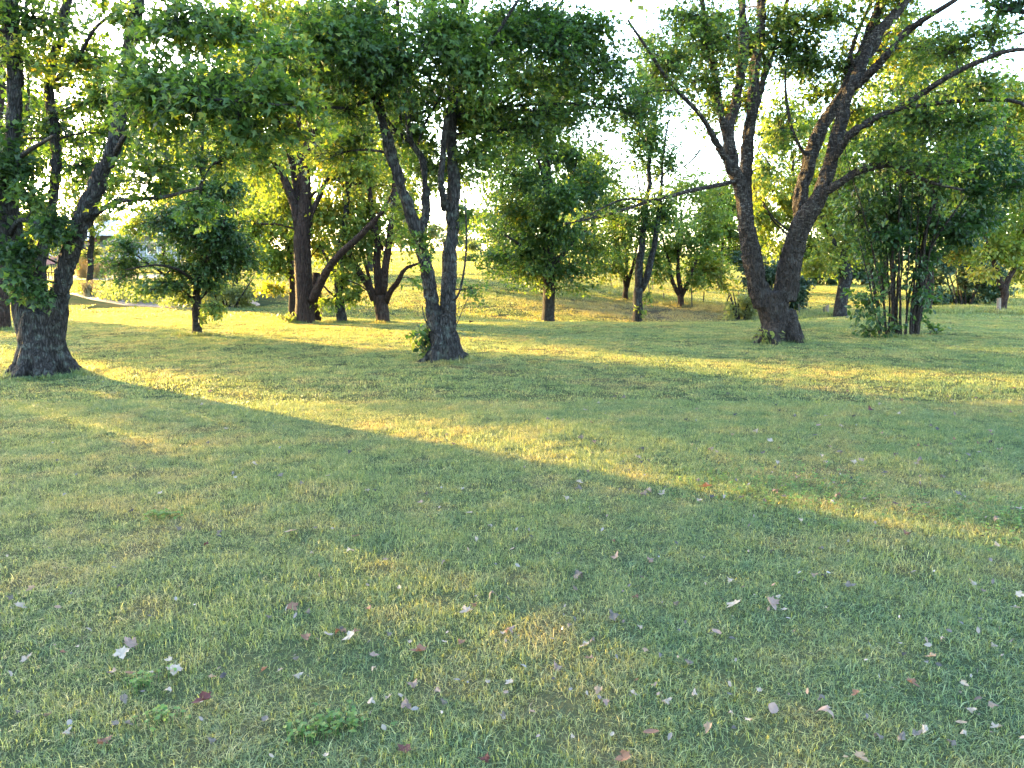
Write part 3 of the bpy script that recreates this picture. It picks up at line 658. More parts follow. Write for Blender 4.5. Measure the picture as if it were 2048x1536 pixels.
# -- stems of the leafy clump at the right
b = base_at(1795, 672)
limbs = []; R = np.random.default_rng(41)
for i in range(26):
    x0 = 1795 + R.uniform(-36, 42); tx = 1795 + (x0 - 1795) * R.uniform(2.2, 5.0) + R.uniform(-30, 30); ty = R.uniform(150, 420); dd = R.uniform(-.5, .5)
    r0 = R.uniform(1.5, 3.0) if i > 4 else R.uniform(3.2, 4.8)
    limbs.append([(x0, 690, r0, dd * .3), (x0 + (tx - x0) * .1 + R.uniform(-5, 5), 610, r0 * .85, dd * .5), (x0 + (tx - x0) * .35 + R.uniform(-8, 8), 500, r0 * .7, dd), (x0 + (tx - x0) * .65, (500 + ty) / 2, r0 * .5, dd * 1.8), (tx, ty, r0 * .2, dd * 2.6)])
build_tree('stem_clump_tree', 'dense many-stemmed dark leafy tree clump with bare lower stems right of the forked maple', b, limbs, [
    (1800, 420, 110, 70, 0, 2.6, .25), (1880, 440, 90, 60, .1, 2.6, .22), (1780, 330, 110, 70, 0, 1.9, .28), (1900, 340, 120, 70, 0, 2.0, .26), (1990, 360, 80, 60, 0, 1.4, .28), (1720, 420, 60, 50, -.1, 1.2, .4), (1700, 350, 50, 50, 0, .9, .4), (1850, 260, 110, 60, 0, 1.2, .3), (1970, 280, 90, 60, .3, 1.1, .3), (1760, 250, 70, 50, .2, .8, .35),
    (1840, 505, 70, 40, .2, 1.0, .25), (1745, 520, 36, 50, .2, .6, .45), (1742, 600, 34, 60, -.3, 1.1, .5), (1840, 590, 40, 60, -.3, .4, .3), (1780, 650, 36, 22, -.5, .7, .35), (1735, 660, 28, 18, -.3, .7, .45), (1800, 560, 60, 60, .3, .6, .35), (1830, 540, 50, 40, -.2, .6, .3), (1960, 430, 70, 40, .1, 1.0, .3), (1690, 270, 50, 50, .3, .6, .4), (1880, 180, 120, 50, .3, .8, .33),
  ], 'oval', .12, M_LEAFC, M_BARKS, rb=.65, sides=7, cat='tree', split_stems=True, laim=2.0)

# ================================================================== trees of the middle distance
def simple(name, label, bpx, limbs, env, **kw):
    return build_tree(name, label, base_at(*bpx), limbs, env, **kw)

T5 = simple('young_pear_tree', 'small round-crowned tree with dark glossy leaves and short straight trunk on sunlit grass', (394, 670), [
    [(394, 684, 11), (394, 660, 9.5), (393, 625, 9), (393, 598, 9.5)], [(392, 600, 7), (396, 540, 6.5), (394, 470, 5), (400, 380, 3.5), (404, 290, 2)],
    [(390, 602, 4), (370, 585, 3.5), (330, 550, 2.5), (270, 510, 1.5)], [(398, 600, 4), (420, 575, 3.5), (455, 535, 2.5), (500, 490, 1.5)],
    [(394, 560, 4), (375, 510, 3, .6), (350, 450, 2, 1), (330, 410, 1, 1.2)], [(396, 550, 4), (425, 500, 3, -.5), (450, 440, 2, -.8)], [(392, 570, 3.5, 0), (360, 540, 3, -.8), (310, 530, 2, -1.3), (250, 540, 1, -1.4)], [(398, 590, 1), (404, 630, .8, -.2), (412, 600, .6, -.4), (440, 612, .5, -.5)],
  ], [(300, 520, 80, 40, -.2, 2.0, .6), (240, 530, 55, 28, -.2, 1.4, .65), (390, 520, 90, 50, 0, 3.0, .28), (470, 510, 65, 42, 0, 2.4, .35), (350, 460, 90, 45, 0, 2.4, .3), (430, 440, 80, 50, 0, 2.4, .3), (390, 390, 70, 50, 0, 1.9, .3), (330, 565, 60, 22, -.5, 1.6, .45), (290, 580, 50, 16, -.4, 1.0, .6), (420, 565, 50, 20, 0, 1.2, .5), (400, 320, 45, 50, 0, 1.4, .32), (402, 250, 30, 40, 0, 1.0, .35), (425, 615, 32, 26, -.5, 1.3, .85), (365, 590, 30, 15, -.3, 1.0, .85), (235, 560, 40, 14, -.2, .7, .5), (405, 640, 10, 16, -.3, .9, .7)],  # left and lowest leaf masses toned yellower to stand in for sunlight
  leaf='oval', lsize=.085, leafmat=M_LEAFB, bark=M_BARKS, rb=.65, laim=2.5)

T6 = simple('broken_top_tree', 'stout tree with reddish ridged bark, snapped top and one long leaning bough', (612, 646), [
    [(614, 660, 30), (612, 640, 24), (610, 600, 22), (608, 540, 21), (606, 480, 21), (607, 430, 19), (610, 380, 13), (613, 330, 12), (616, 290, 12), (622, 268, 11), (630, 262, 9)],
    [(598, 460, 13), (588, 410, 12), (572, 370, 10), (548, 325, 8), (524, 290, 6), (505, 240, 3)], [(600, 420, 10), (592, 370, 9, .2), (582, 320, 8, .3), (572, 270, 7, .4), (575, 200, 4, .5)], [(606, 380, 9), (600, 320, 8), (598, 250, 7), (600, 190, 5), (605, 120, 3)],
    [(618, 430, 7), (640, 390, 6), (655, 355, 5), (700, 368, 4), (722, 366, 2)], [(628, 600, 12, -.2), (636, 575, 11, -.4), (658, 538, 9.5, -.8), (690, 500, 8.5, -1.1), (722, 468, 8, -1.4), (748, 440, 6, -1.6), (775, 405, 4, -1.8), (800, 350, 2, -2)], [(620, 280, 3), (650, 300, 3), (690, 310, 2)], [(634, 640, 14, .6), (634, 590, 12, .6), (632, 545, 9, .6)],
    [(614, 400, 4), (640, 380, 3, -.4), (625, 440, 1.5, -.6)],
  ], [(520, 360, 70, 80, .4, 1.5, .6), (560, 250, 70, 80, .2, 1.1, .55), (640, 200, 80, 80, .2, .9, .55), (660, 430, 60, 60, .6, 1.5, .65), (690, 330, 60, 60, .2, .9, .6), (600, 150, 110, 70, 0, .9, .5), (500, 450, 50, 70, 1.2, 1.3, .65), (700, 200, 90, 70, .4, .8, .5), (560, 60, 140, 60, 0, .9, .55), (700, 60, 120, 60, .4, .8, .5), (620, -100, 240, 110, 0, .7, .5), (590, 660 - 20, 18, 8, -.2, 1.5, .7)],
  leaf='dia', lsize=.13, leafmat=M_LEAFY, bark=M_BARKB, rb=.9, sides=16, rs=.8)

T9 = simple('thin_trunk_tree', 'slim straight trunk with golden crown close behind the broken-topped tree', (585, 634), [
    [(585, 645, 8), (585, 610, 7), (584, 570, 6), (578, 520, 5), (570, 440, 4), (560, 340, 2)], [(584, 565, 4), (560, 535, 3), (520, 500, 2), (480, 470, 1)], [(586, 560, 3), (610, 530, 2), (640, 490, 1)]],
  [(540, 520, 60, 45, 0, 1.9, .65), (480, 500, 60, 50, .5, 2.0, .62), (520, 440, 70, 60, .5, 1.8, .6), (580, 440, 60, 60, .3, 1.5, .6), (460, 430, 60, 60, .8, 1.8, .6), (540, 575, 45, 16, -.2, 1.1, .7), (640, 490, 40, 50, .4, 1.3, .6), (470, 350, 60, 60, .8, 1.0, .6)],
  leaf='dia', lsize=.14, leafmat=M_LEAFY, bark=M_BARKB, rb=.8)

T7 = simple('lichened_slim_tree', 'slim lichen-grey tree with light lower twigs between the broken-topped and fan-stemmed trees', (684, 646), [
    [(684, 660, 13), (682, 630, 10), (678, 580, 9), (677, 540, 9), (684, 490, 8), (690, 430, 6), (700, 350, 4), (705, 260, 2)], [(676, 555, 5), (660, 530, 4), (645, 500, 2)], [(680, 600, 2.5), (655, 580, 2), (640, 560, 1)], [(682, 610, 2.5), (705, 590, 2), (730, 580, 1)]],
  [(690, 560, 45, 50, -.2, .6, .5), (655, 600, 30, 20, -.2, .8, .45), (720, 470, 50, 50, 0, 1.1, .6), (690, 400, 60, 60, 0, 1.1, .6), (710, 300, 60, 70, .2, .8, .55), (710, 590, 40, 30, 0, .6, .5)],
  leaf='dia', lsize=.12, leafmat=M_LEAFY, bark=M_BARK, rb=.7)

T8 = simple('fan_stemmed_tree', 'brown tree whose stems fan out from a short stump left of the twin-stemmed maple', (766, 646), [
    [(768, 660, 20), (767, 640, 17), (764, 610, 17), (760, 590, 17)], [(752, 600, 11), (735, 570, 9), (712, 535, 8), (698, 500, 6), (690, 440, 4), (685, 360, 2)], [(758, 595, 11), (755, 550, 9.5), (755, 490, 9), (745, 430, 7), (735, 350, 4), (730, 280, 2)],
    [(766, 595, 10), (770, 540, 9, -.2), (778, 480, 8, -.3), (786, 410, 7, -.4), (790, 320, 4, -.4)], [(774, 605, 8), (785, 580, 7, -.4), (800, 555, 6, -.8), (815, 535, 4, -1), (860, 520, 2, -1.2)], [(745, 585, 4, .3), (730, 520, 4, .3), (715, 470, 3, .3), (700, 400, 2, .3)], [(745, 590, 2, -.3), (720, 570, 1.5, -.5), (690, 560, 1, -.6)], [(766, 500, 4), (742, 455, 3), (720, 430, 2), (690, 400, 1)]],
  [(720, 440, 60, 60, .2, 1.2, .6), (780, 420, 60, 70, .2, 1.1, .55), (820, 360, 60, 70, .4, .8, .5), (740, 340, 70, 60, .2, 1.0, .6), (700, 520, 40, 40, 0, .7, .5), (760, 260, 80, 60, 0, .8, .5), (830, 560, 30, 16, -.8, .5, .5), (830, 470, 36, 50, .2, .8, .5)],
  leaf='dia', lsize=.12, leafmat=M_LEAFY, bark=M_BARKB, rb=.8, rs=.82, laim=2.4)

T10 = simple('lone_dark_maple', 'single-trunked maple with full dark crown standing on the crest in mid picture', (1097, 643), [
    [(1097, 658, 19), (1097, 636, 13), (1099, 600, 12), (1098, 560, 12), (1098, 520, 11), (1096, 460, 10), (1098, 400, 9), (1096, 320, 7), (1100, 230, 4), (1098, 150, 2)], [(1098, 560, 6), (1080, 535, 5, -.2), (1050, 500, 3, -.4), (1010, 470, 2, -.5)], [(1100, 545, 6), (1120, 515, 5, .2), (1150, 480, 3, .4), (1185, 450, 2, .5)], [(1096, 470, 5), (1070, 420, 4), (1040, 370, 2), (1010, 330, 1)], [(1098, 450, 5), (1125, 400, 4), (1150, 340, 2), (1160, 290, 1)], [(1096, 400, 4, 0), (1080, 330, 3, -.6), (1060, 270, 2, -1)]],
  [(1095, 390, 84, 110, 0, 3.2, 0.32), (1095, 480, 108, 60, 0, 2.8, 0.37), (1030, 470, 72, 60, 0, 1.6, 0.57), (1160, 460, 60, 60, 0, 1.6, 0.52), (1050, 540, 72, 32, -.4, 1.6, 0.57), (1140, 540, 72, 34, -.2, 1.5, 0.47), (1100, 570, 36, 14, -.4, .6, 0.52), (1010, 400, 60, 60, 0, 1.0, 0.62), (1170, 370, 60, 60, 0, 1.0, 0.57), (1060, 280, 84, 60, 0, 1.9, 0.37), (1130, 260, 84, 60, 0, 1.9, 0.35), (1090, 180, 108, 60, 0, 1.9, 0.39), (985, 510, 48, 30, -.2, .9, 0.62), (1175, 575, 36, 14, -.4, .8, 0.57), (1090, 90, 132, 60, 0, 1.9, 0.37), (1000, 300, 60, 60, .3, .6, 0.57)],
  leaf='dia', lsize=.125, leafmat=M_LEAF, bark=M_BARKS, rb=.95, laim=1.9)

T12 = simple('narrow_forked_tree', 'narrow dark-barked tree forking low with a feathery tall crown on the crest', (1272, 643), [
    [(1270, 658, 12), (1272, 636, 10), (1275, 600, 9.5), (1278, 575, 9.5)], [(1277, 580, 8), (1277, 540, 8), (1284, 480, 6), (1292, 420, 5), (1300, 330, 4), (1310, 240, 2.5), (1315, 150, 1.5)], [(1282, 580, 7), (1295, 545, 7, -.2), (1303, 510, 6, -.3), (1312, 460, 5, -.3), (1320, 420, 4, -.3), (1325, 330, 2.5, -.3), (1335, 240, 1.5, -.3)], [(1282, 500, 3), (1290, 460, 3, .3), (1285, 400, 2, .5), (1270, 330, 1, .6)], [(1312, 460, 2.5), (1335, 420, 2), (1352, 380, 1)]],
  [(1290, 440, 50, 60, 0, .9, .5), (1320, 340, 50, 70, 0, .8, .45), (1300, 250, 50, 70, 0, .8, .45), (1240, 460, 50, 50, 0, 1.0, .45), (1310, 170, 50, 60, 0, .8, .42), (1340, 430, 40, 40, 0, .7, .5), (1220, 400, 50, 50, 0, .9, .45), (1180, 330, 60, 60, .2, .8, .42), (1275, 620, 14, 26, -.1, .35, .6), (1300, 590, 14, 20, 0, .35, .5), (1315, 100, 60, 50, 0, .7, .4), (1240, 270, 60, 50, .2, .7, .4)],
  leaf='dia', lsize=.12, leafmat=M_LEAF, bark=M_BARK, rb=.7)

T11 = simple('half_hidden_tree', 'thin trunk on the far slope half hidden behind the lone dark maple', (1087, 590), [
    [(1087, 600, 6), (1087, 570, 5), (1087, 520, 4.5), (1086, 440, 3), (1090, 340, 2)], [(1087, 520, 3), (1060, 480, 2), (1030, 440, 1)], [(1087, 510, 3), (1120, 470, 2), (1150, 420, 1)]],
  [(1020, 500, 60, 50, 0, 1.2, .4), (1060, 420, 60, 70, 0, 1.0, .4), (1150, 440, 50, 60, 0, 1.0, .4), (1000, 440, 40, 50, .2, .9, .42), (1100, 330, 60, 60, 0, .8, .4)],
  leaf='dia', lsize=.17, leafmat=M_LEAF, bark=M_BARKS, rb=1.1)
T13 = simple('bank_maple', 'small three-stemmed tree on the reddish bank beside the first fence posts', (1250, 597), [
    [(1251, 606, 7), (1250, 590, 5.5), (1250, 575, 5)], [(1250, 580, 4), (1246, 540, 3.5), (1240, 500, 2.5), (1225, 440, 1.5)], [(1251, 578, 4), (1253, 530, 3.5), (1256, 480, 2.5), (1255, 410, 1.5)], [(1252, 575, 4), (1262, 545, 3.5), (1270, 510, 2.5), (1285, 450, 1.5)]],
  [(1240, 500, 50, 40, 0, 1.5, .55), (1210, 470, 45, 50, 0, 1.4, .5), (1270, 480, 40, 50, 0, 1.2, .5), (1240, 420, 55, 50, 0, 1.2, .5), (1205, 540, 32, 24, -.4, 1.3, .75), (1280, 540, 26, 24, 0, .9, .6), (1250, 350, 50, 50, 0, .8, .5)],
  leaf='dia', lsize=.16, leafmat=M_LEAFY, bark=M_BARKB, rb=1.0, laim=1.9)
T14 = simple('bank_vase_maple', 'vase-shaped tree on the reddish bank beside the tallest fence post', (1361, 614), [
    [(1361, 622, 8), (1360, 605, 6.5), (1359, 588, 6)], [(1358, 592, 4.5), (1347, 565, 4), (1338, 530, 3), (1325, 470, 2)], [(1360, 588, 5), (1360, 555, 4.5), (1357, 500, 3), (1360, 430, 2)], [(1362, 592, 4.5), (1372, 570, 4), (1382, 545, 3), (1400, 500, 2), (1420, 440, 1)]],
  [(1360, 510, 60, 50, 0, 1.9, .42), (1320, 480, 50, 50, 0, 1.4, .42), (1410, 500, 50, 50, 0, 1.8, .45), (1440, 540, 36, 34, 0, 1.6, .6), (1370, 440, 70, 50, 0, 1.6, .42), (1430, 450, 50, 60, .2, 1.5, .45), (1320, 550, 30, 18, -.3, 1.0, .6), (1395, 560, 40, 20, -.3, 1.3, .5), (1380, 370, 70, 50, 0, 1.2, .45), (1445, 390, 40, 50, .2, 1.1, .45), (1455, 570, 20, 14, -.3, 1.4, .75)],
  leaf='dia', lsize=.16, leafmat=M_LEAFY, bark=M_BARKB, rb=1.0, laim=1.9)
T15 = simple('leaning_trunk_tree', 'tree with stout bent grey trunk and pale yellow crown left of the stem clump', (1682, 634), [
    [(1680, 646, 17), (1681, 625, 13), (1684, 590, 12), (1692, 555, 12), (1690, 530, 12)], [(1686, 545, 8), (1676, 515, 7), (1668, 490, 6), (1650, 450, 4), (1630, 400, 2)], [(1692, 545, 8), (1691, 510, 7), (1692, 470, 5), (1688, 420, 4), (1695, 340, 2)]],
  [(1680, 430, 60, 50, 0, 1.3, .6), (1640, 480, 50, 40, 0, 1.3, .7), (1620, 530, 40, 26, .6, 1.2, .8), (1700, 380, 60, 50, 0, 1.1, .5), (1640, 390, 50, 50, .2, 1.1, .65), (1710, 480, 40, 40, 0, .9, .6), (1660, 320, 60, 50, .4, .9, .6)],
  leaf='dia', lsize=.14, leafmat=M_LEAFY, bark=M_BARK, rb=.8)
T16 = simple('shaded_trunk_tree', 'reddish trunk mostly hidden behind the dark stem clump', (1856, 624), [
    [(1856, 636, 11), (1856, 610, 9), (1856, 570, 8), (1862, 500, 6), (1875, 400, 4), (1890, 300, 2)], [(1858, 540, 5), (1890, 500, 4), (1920, 450, 2)]],
  [(1900, 470, 60, 50, .4, 1.2, .6), (1920, 510, 40, 20, .2, 1.2, .8), (1890, 380, 70, 60, .4, 1.0, .5), (1940, 500, 36, 26, .2, 1.1, .75)],
  leaf='dia', lsize=.14, leafmat=M_LEAFY, bark=M_BARKB, rb=.8)
T17 = simple('yellow_crowned_tree', 'short Y-forked tree with bright yellow-green crown near the right edge', (2004, 625), [
    [(2004, 636, 10), (2005, 615, 8), (2007, 590, 7.5), (2008, 570, 7.5)], [(2006, 578, 6), (1998, 555, 5.5), (1990, 535, 4.5), (1975, 490, 3), (1965, 430, 1.5)], [(2010, 578, 5.5), (2018, 555, 5), (2030, 525, 4), (2048, 470, 3), (2070, 400, 2)]],
  [(1990, 500, 45, 36, 0, 1.4, .65), (1970, 545, 36, 18, -.3, 1.4, .8), (2030, 490, 45, 45, 0, 1.3, .6), (2000, 440, 60, 45, 0, 1.2, .6), (2060, 440, 50, 60, 0, 1.2, .6), (2060, 540, 40, 36, .4, 1.2, .65), (1980, 380, 60, 50, .2, .9, .6), (2050, 350, 60, 60, .2, 1.0, .55)],
  leaf='dia', lsize=.15, leafmat=M_LEAFY, bark=M_BARKB, rb=.9)
T18 = simple('edge_trunk_tree', 'straight reddish-brown trunk cut off by the left edge behind the big maple', (2, 660), [
    [(2, 675, 19), (2, 650, 16), (0, 600, 15), (-4, 540, 14), (-10, 400, 12), (-6, 250, 10), (5, 100, 7), (10, -60, 4)], [(-6, 420, 6), (30, 330, 5, .5), (50, 250, 4, .8), (60, 150, 2, 1)], [(-6, 380, 6), (-50, 320, 4), (-100, 260, 2)]],
  [(50, 200, 60, 80, .6, .5, .5), (-60, 110, 110, 70, 0, .5, .45), (70, 60, 80, 70, .8, .5, .5), (-20, -60, 160, 90, 0, .7, .45)],
  leaf='dia', lsize=.13, leafmat=M_LEAF, bark=M_BARKB, rb=.9)

# the spray of leaves reaching in at the top right corner
simple('corner_maple', 'maple beyond the right edge, its dark leafy bough reaching into the top corner', (2420, 790), [
    [(2420, 830, 60), (2415, 760, 50), (2400, 600, 46), (2380, 400, 42), (2360, 150, 36), (2340, -150, 28), (2340, -400, 14)], [(2370, 260, 20), (2290, 130, 14), (2180, 60, 9), (2080, 30, 6), (1990, 12, 3), (1960, -10, 2)], [(2100, 34, 5), (2060, 60, 3), (2030, 70, 2)]],
  [(2030, 5, 34, 24, 0, 1.6, .2), (2090, 20, 50, 40, 0, 1.6, .2), (1990, -20, 40, 22, 0, 1.0, .25), (2200, 40, 90, 90, 0, 1.4, .25), (2400, -50, 220, 160, 0, 1.0, .3), (2450, -330, 260, 160, 0, .8, .3)],
  leaf='maple', lsize=.105, leafmat=M_LEAF, bark=M_BARK, rb=.5)

TRUNKS = [(o.location.x, o.location.y, .35 if o.name in ('silver_maple', 'forked_maple') else .18) for o in SC.objects if o.parent is None and o.type == 'EMPTY' and o.location.y < 26]
# ================================================================== far trees, hedges and shrubs
def far_tree(name, label, px, py_base, d, h, w, mat, lai, tone, seed, group=None, trunk=.18, lsize=.26, low=.18):
    """free-standing tree at distance d: height h, crown width w (metres)"""
    x = (px - 1024) / FPX * d * 1.011; z = gz(x, d); b = (x, d, z)
    k = FPX / d
    py0 = 540 + 1540 * (CAM_Z - z) / d; top = py0 - h * k
    cx = lambda f: px + f * w * k
    global R; R = np.random.default_rng(zlib.crc32(label.encode()) + 1)
    L = [[(px, py0 + 8, trunk * k), (px, py0 - .12 * h * k, trunk * k * .8), (cx(.02), py0 - .4 * h * k, trunk * k * .6), (cx(-.02), py0 - .9 * h * k, trunk * k * .12)]]
    for s in range(7):
        f = R.uniform(.2, .6); a = R.uniform(-.42, .42); dd = R.uniform(-.4, .4) * w
        L.append([(px, py0 - f * h * k, trunk * k * .35), (cx(a * .5), py0 - (f + .12) * h * k, trunk * k * .25, dd * .5), (cx(a), py0 - min(.95, f + .3) * h * k, trunk * k * .08, dd)])
    E = []
    for s in range(14):
        f = low + (.93 - low) * (s + R.uniform()) / 14; ww = math.sin(min(1, (f - low + .12) / (1 - low)) * math.pi) ** .6 * .5
        E.append((cx(R.uniform(-1, 1) * ww * .8), py0 - f * h * k, w * k * R.uniform(.16, .27), h * k * R.uniform(.08, .15), R.uniform(-.4, .4) * w * .6, lai * R.uniform(.7, 1.3), tone + R.uniform(-.08, .08)))
    return build_tree(name, label, b, L, E, 'dia', lsize, mat, M_BARKS, rb=w * .16, group=group, sides=6, twig_r=.012, lpt=12, laim=2.1)

FAR = [  # px, base row (unused), distance, height, width, material, lai, tone, label
  (1770, 0, 44, 14, 10, M_LEAFY, 1.6, .55, 'tall sunlit yellow-green tree rising behind the dark stem clump'),
  (1930, 0, 48, 14.5, 10, M_LEAFY, 1.6, .5, 'tall pale green tree above the dark thicket by the right edge'),
  (2060, 0, 42, 12, 9, M_LEAFY, 1.4, .5, 'tall light green tree rising at the very right edge'),
  (1585, 0, 42, 10.5, 6, M_LEAFY, 1.7, .6, 'bright yellow-green tree seen through the fork of the forked maple'),
  (1500, 0, 60, 7, 7, M_LEAF, 1.6, .55, 'mid-green tree on the field edge left of the forked maple'),
  (1440, 0, 48, 7, 6, M_LEAF, 1.4, .55, 'light green tree behind the vase-shaped bank tree'),
  (470, 0, 34, 8, 6.5, M_LEAFY, 1.9, .6, 'golden round tree behind the small dark glossy tree'),
  (330, 0, 60, 13, 9, M_LEAFY, 1.3, .55, 'hazy yellow-green tree beside the pale-roofed house'),
  (590, 0, 46, 16.5, 11, M_LEAFY, 1.5, .6, 'tall golden tree behind the broken-topped tree'),
  (740, 0, 52, 17, 11, M_LEAFY, 1.5, .6, 'tall golden tree behind the fan-stemmed tree'),
  (460, 0, 56, 15, 10, M_LEAFY, 1.4, .55, 'tall yellow-green tree behind the golden round tree'),
  (180, 0, 80, 7, 8, M_LEAFP, 1.5, .4, 'hazy grey-green tree left of the pale-roofed house'),
  (60, 0, 50, 14, 9, M_LEAFY, .9, .55, 'open-crowned tree far behind the big left maple'),
  (180, 0, 46, 14, 7, M_LEAFY, .7, .5, 'thin airy tree seen between the stems of the big left maple'),
  (960, 0, 120, 7, 13, M_LEAFP, 1.5, .4, 'low hazy tree on the horizon right of the twin-stemmed maple'),
  (1000, 0, 58, 12, 8, M_LEAF, 1.0, .5, 'light green tree behind the left side of the lone dark maple'),
  (1180, 0, 70, 11, 9, M_LEAF, 1.1, .55, 'hazy tree on the horizon between the lone maple and the narrow forked tree'),
  (840, 0, 120, 7, 12, M_LEAFP, 1.4, .45, 'low hazy tree on the horizon between the stems of the twin maple'),
]
for i, (px, py, d, h, w, m, lai, tone, lab) in enumerate(FAR):
    far_tree('background_tree', lab, px, py, d, h, w, m, lai, tone, i, 'trees in the distance', lsize=.0048 * d, trunk=.012 * h + .05, low=.32 if d < 58 and 440 < px < 800 else .2)

def uv_tree(label, u, v, h, w, lai, low=.2):  # unseen tree added along the sun line for the shade it casts
    sa, ca = math.sin(-SUN_AZ), math.cos(-SUN_AZ); x = ca * u - sa * v; y = sa * u + ca * v
    far_tree('added_shade_maple', label, 1024 + x / (y * 1.011) * FPX, 0, y, h, w, M_LEAF, lai, .4, 0, 'unseen maples added for their shade', lsize=.2, trunk=.3, low=low)
uv_tree('wide maple out of view beyond the left edge, shading the near lawn', -2.0, 38, 11, 7, 2.4)  # added to keep the near lawn out of the sun
uv_tree('tall maple out of view farther beyond the left edge, second in line', -.7, 56, 13, 5, 3.6)  # added farther out to fill the same shade
uv_tree('slim maple out of view beyond the left edge, shading a strip of lawn', 6.55, 46, 16, 4.2, 2.9)  # added; its width sets the shaded strip beside the sun streak

uv_tree('young slender maple out of view beyond the left edge, between two larger ones', 3.05, 36, 8.5, 1.0, 2.4)  # added, kept narrow to shade only a thin strip
uv_tree('high-crowned young maple out of view beyond the left edge', 2.1, 37, 13, 2.6, 2.4, .6)  # added; crown held high so only the nearest grass is shaded
uv_tree('very tall high-crowned maple out of view beyond the left edge', 8.3, 60, 21, 8, 1.1, .52)  # added to shade the upper leaves of the twin maple

def bush(name, label, px, d, w, h, mat, lai, tone, lsize, group=None, flowers=False, cat='shrub'):
    x = (px - 1024) / FPX * d * 1.011; z = gz(x, d); b = (x, d, z); k = FPX / d; py0 = 540 + 1540 * (CAM_Z - z) / d
    global R; R = np.random.default_rng(zlib.crc32(label.encode()) + 1); L = []
    for s in range(7):
        a = R.uniform(-.4, .4); dd = R.uniform(-.3, .3) * w
        L.append([(px + a * .25 * w * k, py0 + 4, .05 * k), (px + a * .6 * w * k, py0 - .4 * h * k, .03 * k, dd * .5), (px + a * w * k, py0 - .85 * h * k, .01 * k, dd)])
    E = []
    for s in range(8):
        a = R.uniform(-.42, .42); f = R.uniform(.12, .85) * (1 - a * a * 2)
        E.append((px + a * w * k, py0 - f * h * k, w * k * .18, h * k * .2, R.uniform(-.3, .3) * w * .6, lai, tone + R.uniform(-.1, .1)))
    E.append((px, py0 - .12 * h * k, w * k * .46, h * k * .12, 0, lai, tone))
    r = build_tree(name, label, b, L, E, 'dia', lsize, mat, M_BARKS, rb=max(.3, w * .14), group=group, sides=6, cat=cat, twig_r=.008, lpt=9, split_stems=True)
    return r
bush('dark_thicket', 'broad dark green thicket with whitish blooms by the fence near the right edge', 1925, 36, 4.6, 3.0, M_LEAFD, 2.4, .4, .15)
bush('dark_juniper', 'dark evergreen shrub showing through the fork of the forked maple', 1535, 33, 3.0, 3.0, M_LEAFD, 2.4, .3, .14)
for i, (px, lab) in enumerate([(1590, 'dark hedge shrub along the field top just right of the forked maple'), (1650, 'dark hedge shrub along the field top behind the leaning trunk'), (1720, 'dark hedge shrub along the field top next to the stem clump')]):
    bush('field_hedge', lab, px, 57, 4.6, 2.0, M_LEAFD, 2.2, .6, .24, 'hedge along the top of the far field')
bush('pale_shrub', 'pale feathery shrub at the foot of the bank left of the forked maple', 1482, 30, 1.3, 1.3, M_LEAFP, 1.5, .6, .11)
bush('willowy_shrub', 'pale arching willowy shrub over the end of the garden bed', 455, 31, 2.8, 1.5, M_LEAFP, 1.5, .6, .10)
bush('garden_shrub', 'grey-green shrub at the garden edge below the pale-roofed house', 205, 60, 3.6, 2.4, M_LEAFP, 1.8, .2, .2)
bush('garden_shrub', 'low grey shrub left of the driveway behind the big maple', 150, 72, 5, 2.6, M_LEAFD, 1.8, .7, .25)
bush('slope_shrub', 'greyish shrub at the top of the slope beside the twin-stemmed maple', 985, 70, 6, 2.2, M_LEAFP, 1.8, .25, .25)

# shoots at the foot of the twin maple, suckers and tufts
def shoots(name, label, bpx, stems, leafn, lsize, mat, spread, h, cat='plant', dy=0):
    global R; R = np.random.default_rng(zlib.crc32(label.encode()))
    b = np.array(base_at(*bpx)); b[1] += dy; b[2] = gz(b[0], b[1])
    root = bpy.data.objects.new(name, None); COL.objects.link(root); root.location = b; tag(root, label, cat)
    A = np.zeros((stems, 3)) + R.normal(0, .05, (stems, 3)) * [1, 1, 0]
    C = A + np.column_stack([R.normal(0, spread, stems), R.normal(0, spread * .6, stems), h * R.uniform(.45, 1.1, stems)])
    Bm = (A + C) / 2 + np.column_stack([R.normal(0, .04, stems), R.normal(0, .04, stems), .1 * h * np.ones(stems)])
    ac = Acc(); V, Q = beztubes(A, Bm, C, .006, .002, 4, 4); ac.add(V, Q); link('stems', ac.mesh('stems', M_BARKS, smooth=True), root)['kind'] = 'stuff'
    lv = Acc(); ti = R.integers(0, stems, leafn); u = R.uniform(.15, 1, (leafn, 1))
    p = (1 - u) ** 2 * A[ti] + 2 * u * (1 - u) * Bm[ti] + u * u * C[ti] + R.normal(0, .03, (leafn, 3))
    leaves(lv, p, nrm(C[ti] - A[ti] + R.normal(0, .4, (leafn, 3))), lsize, 'oval', np.clip(R.normal(.45, .25, leafn), 0, 1)); link('foliage', lv.mesh('foliage', mat, rnd=True), root)
    return root
shoots('basal_shoot', 'broad-leaved green shoots growing against the left foot of the twin-stemmed maple', (852, 722), 11, 150, .13, M_LEAF, .15, .62)
shoots('basal_shoot', 'light tuft of weeds at the left foot of the broken-topped tree', (580, 646), 26, 120, .10, M_LEAFP, .16, .28)
shoots('basal_shoot', 'thin grass-like sprouts at the foot of the forked maple', (1538, 688), 22, 60, .12, M_LEAFP, .14, .34)
shoots('basal_shoot', 'low leafy sprout trailing right from the stem clump', (1868, 668), 10, 90, .11, M_LEAFB, .22, .36)

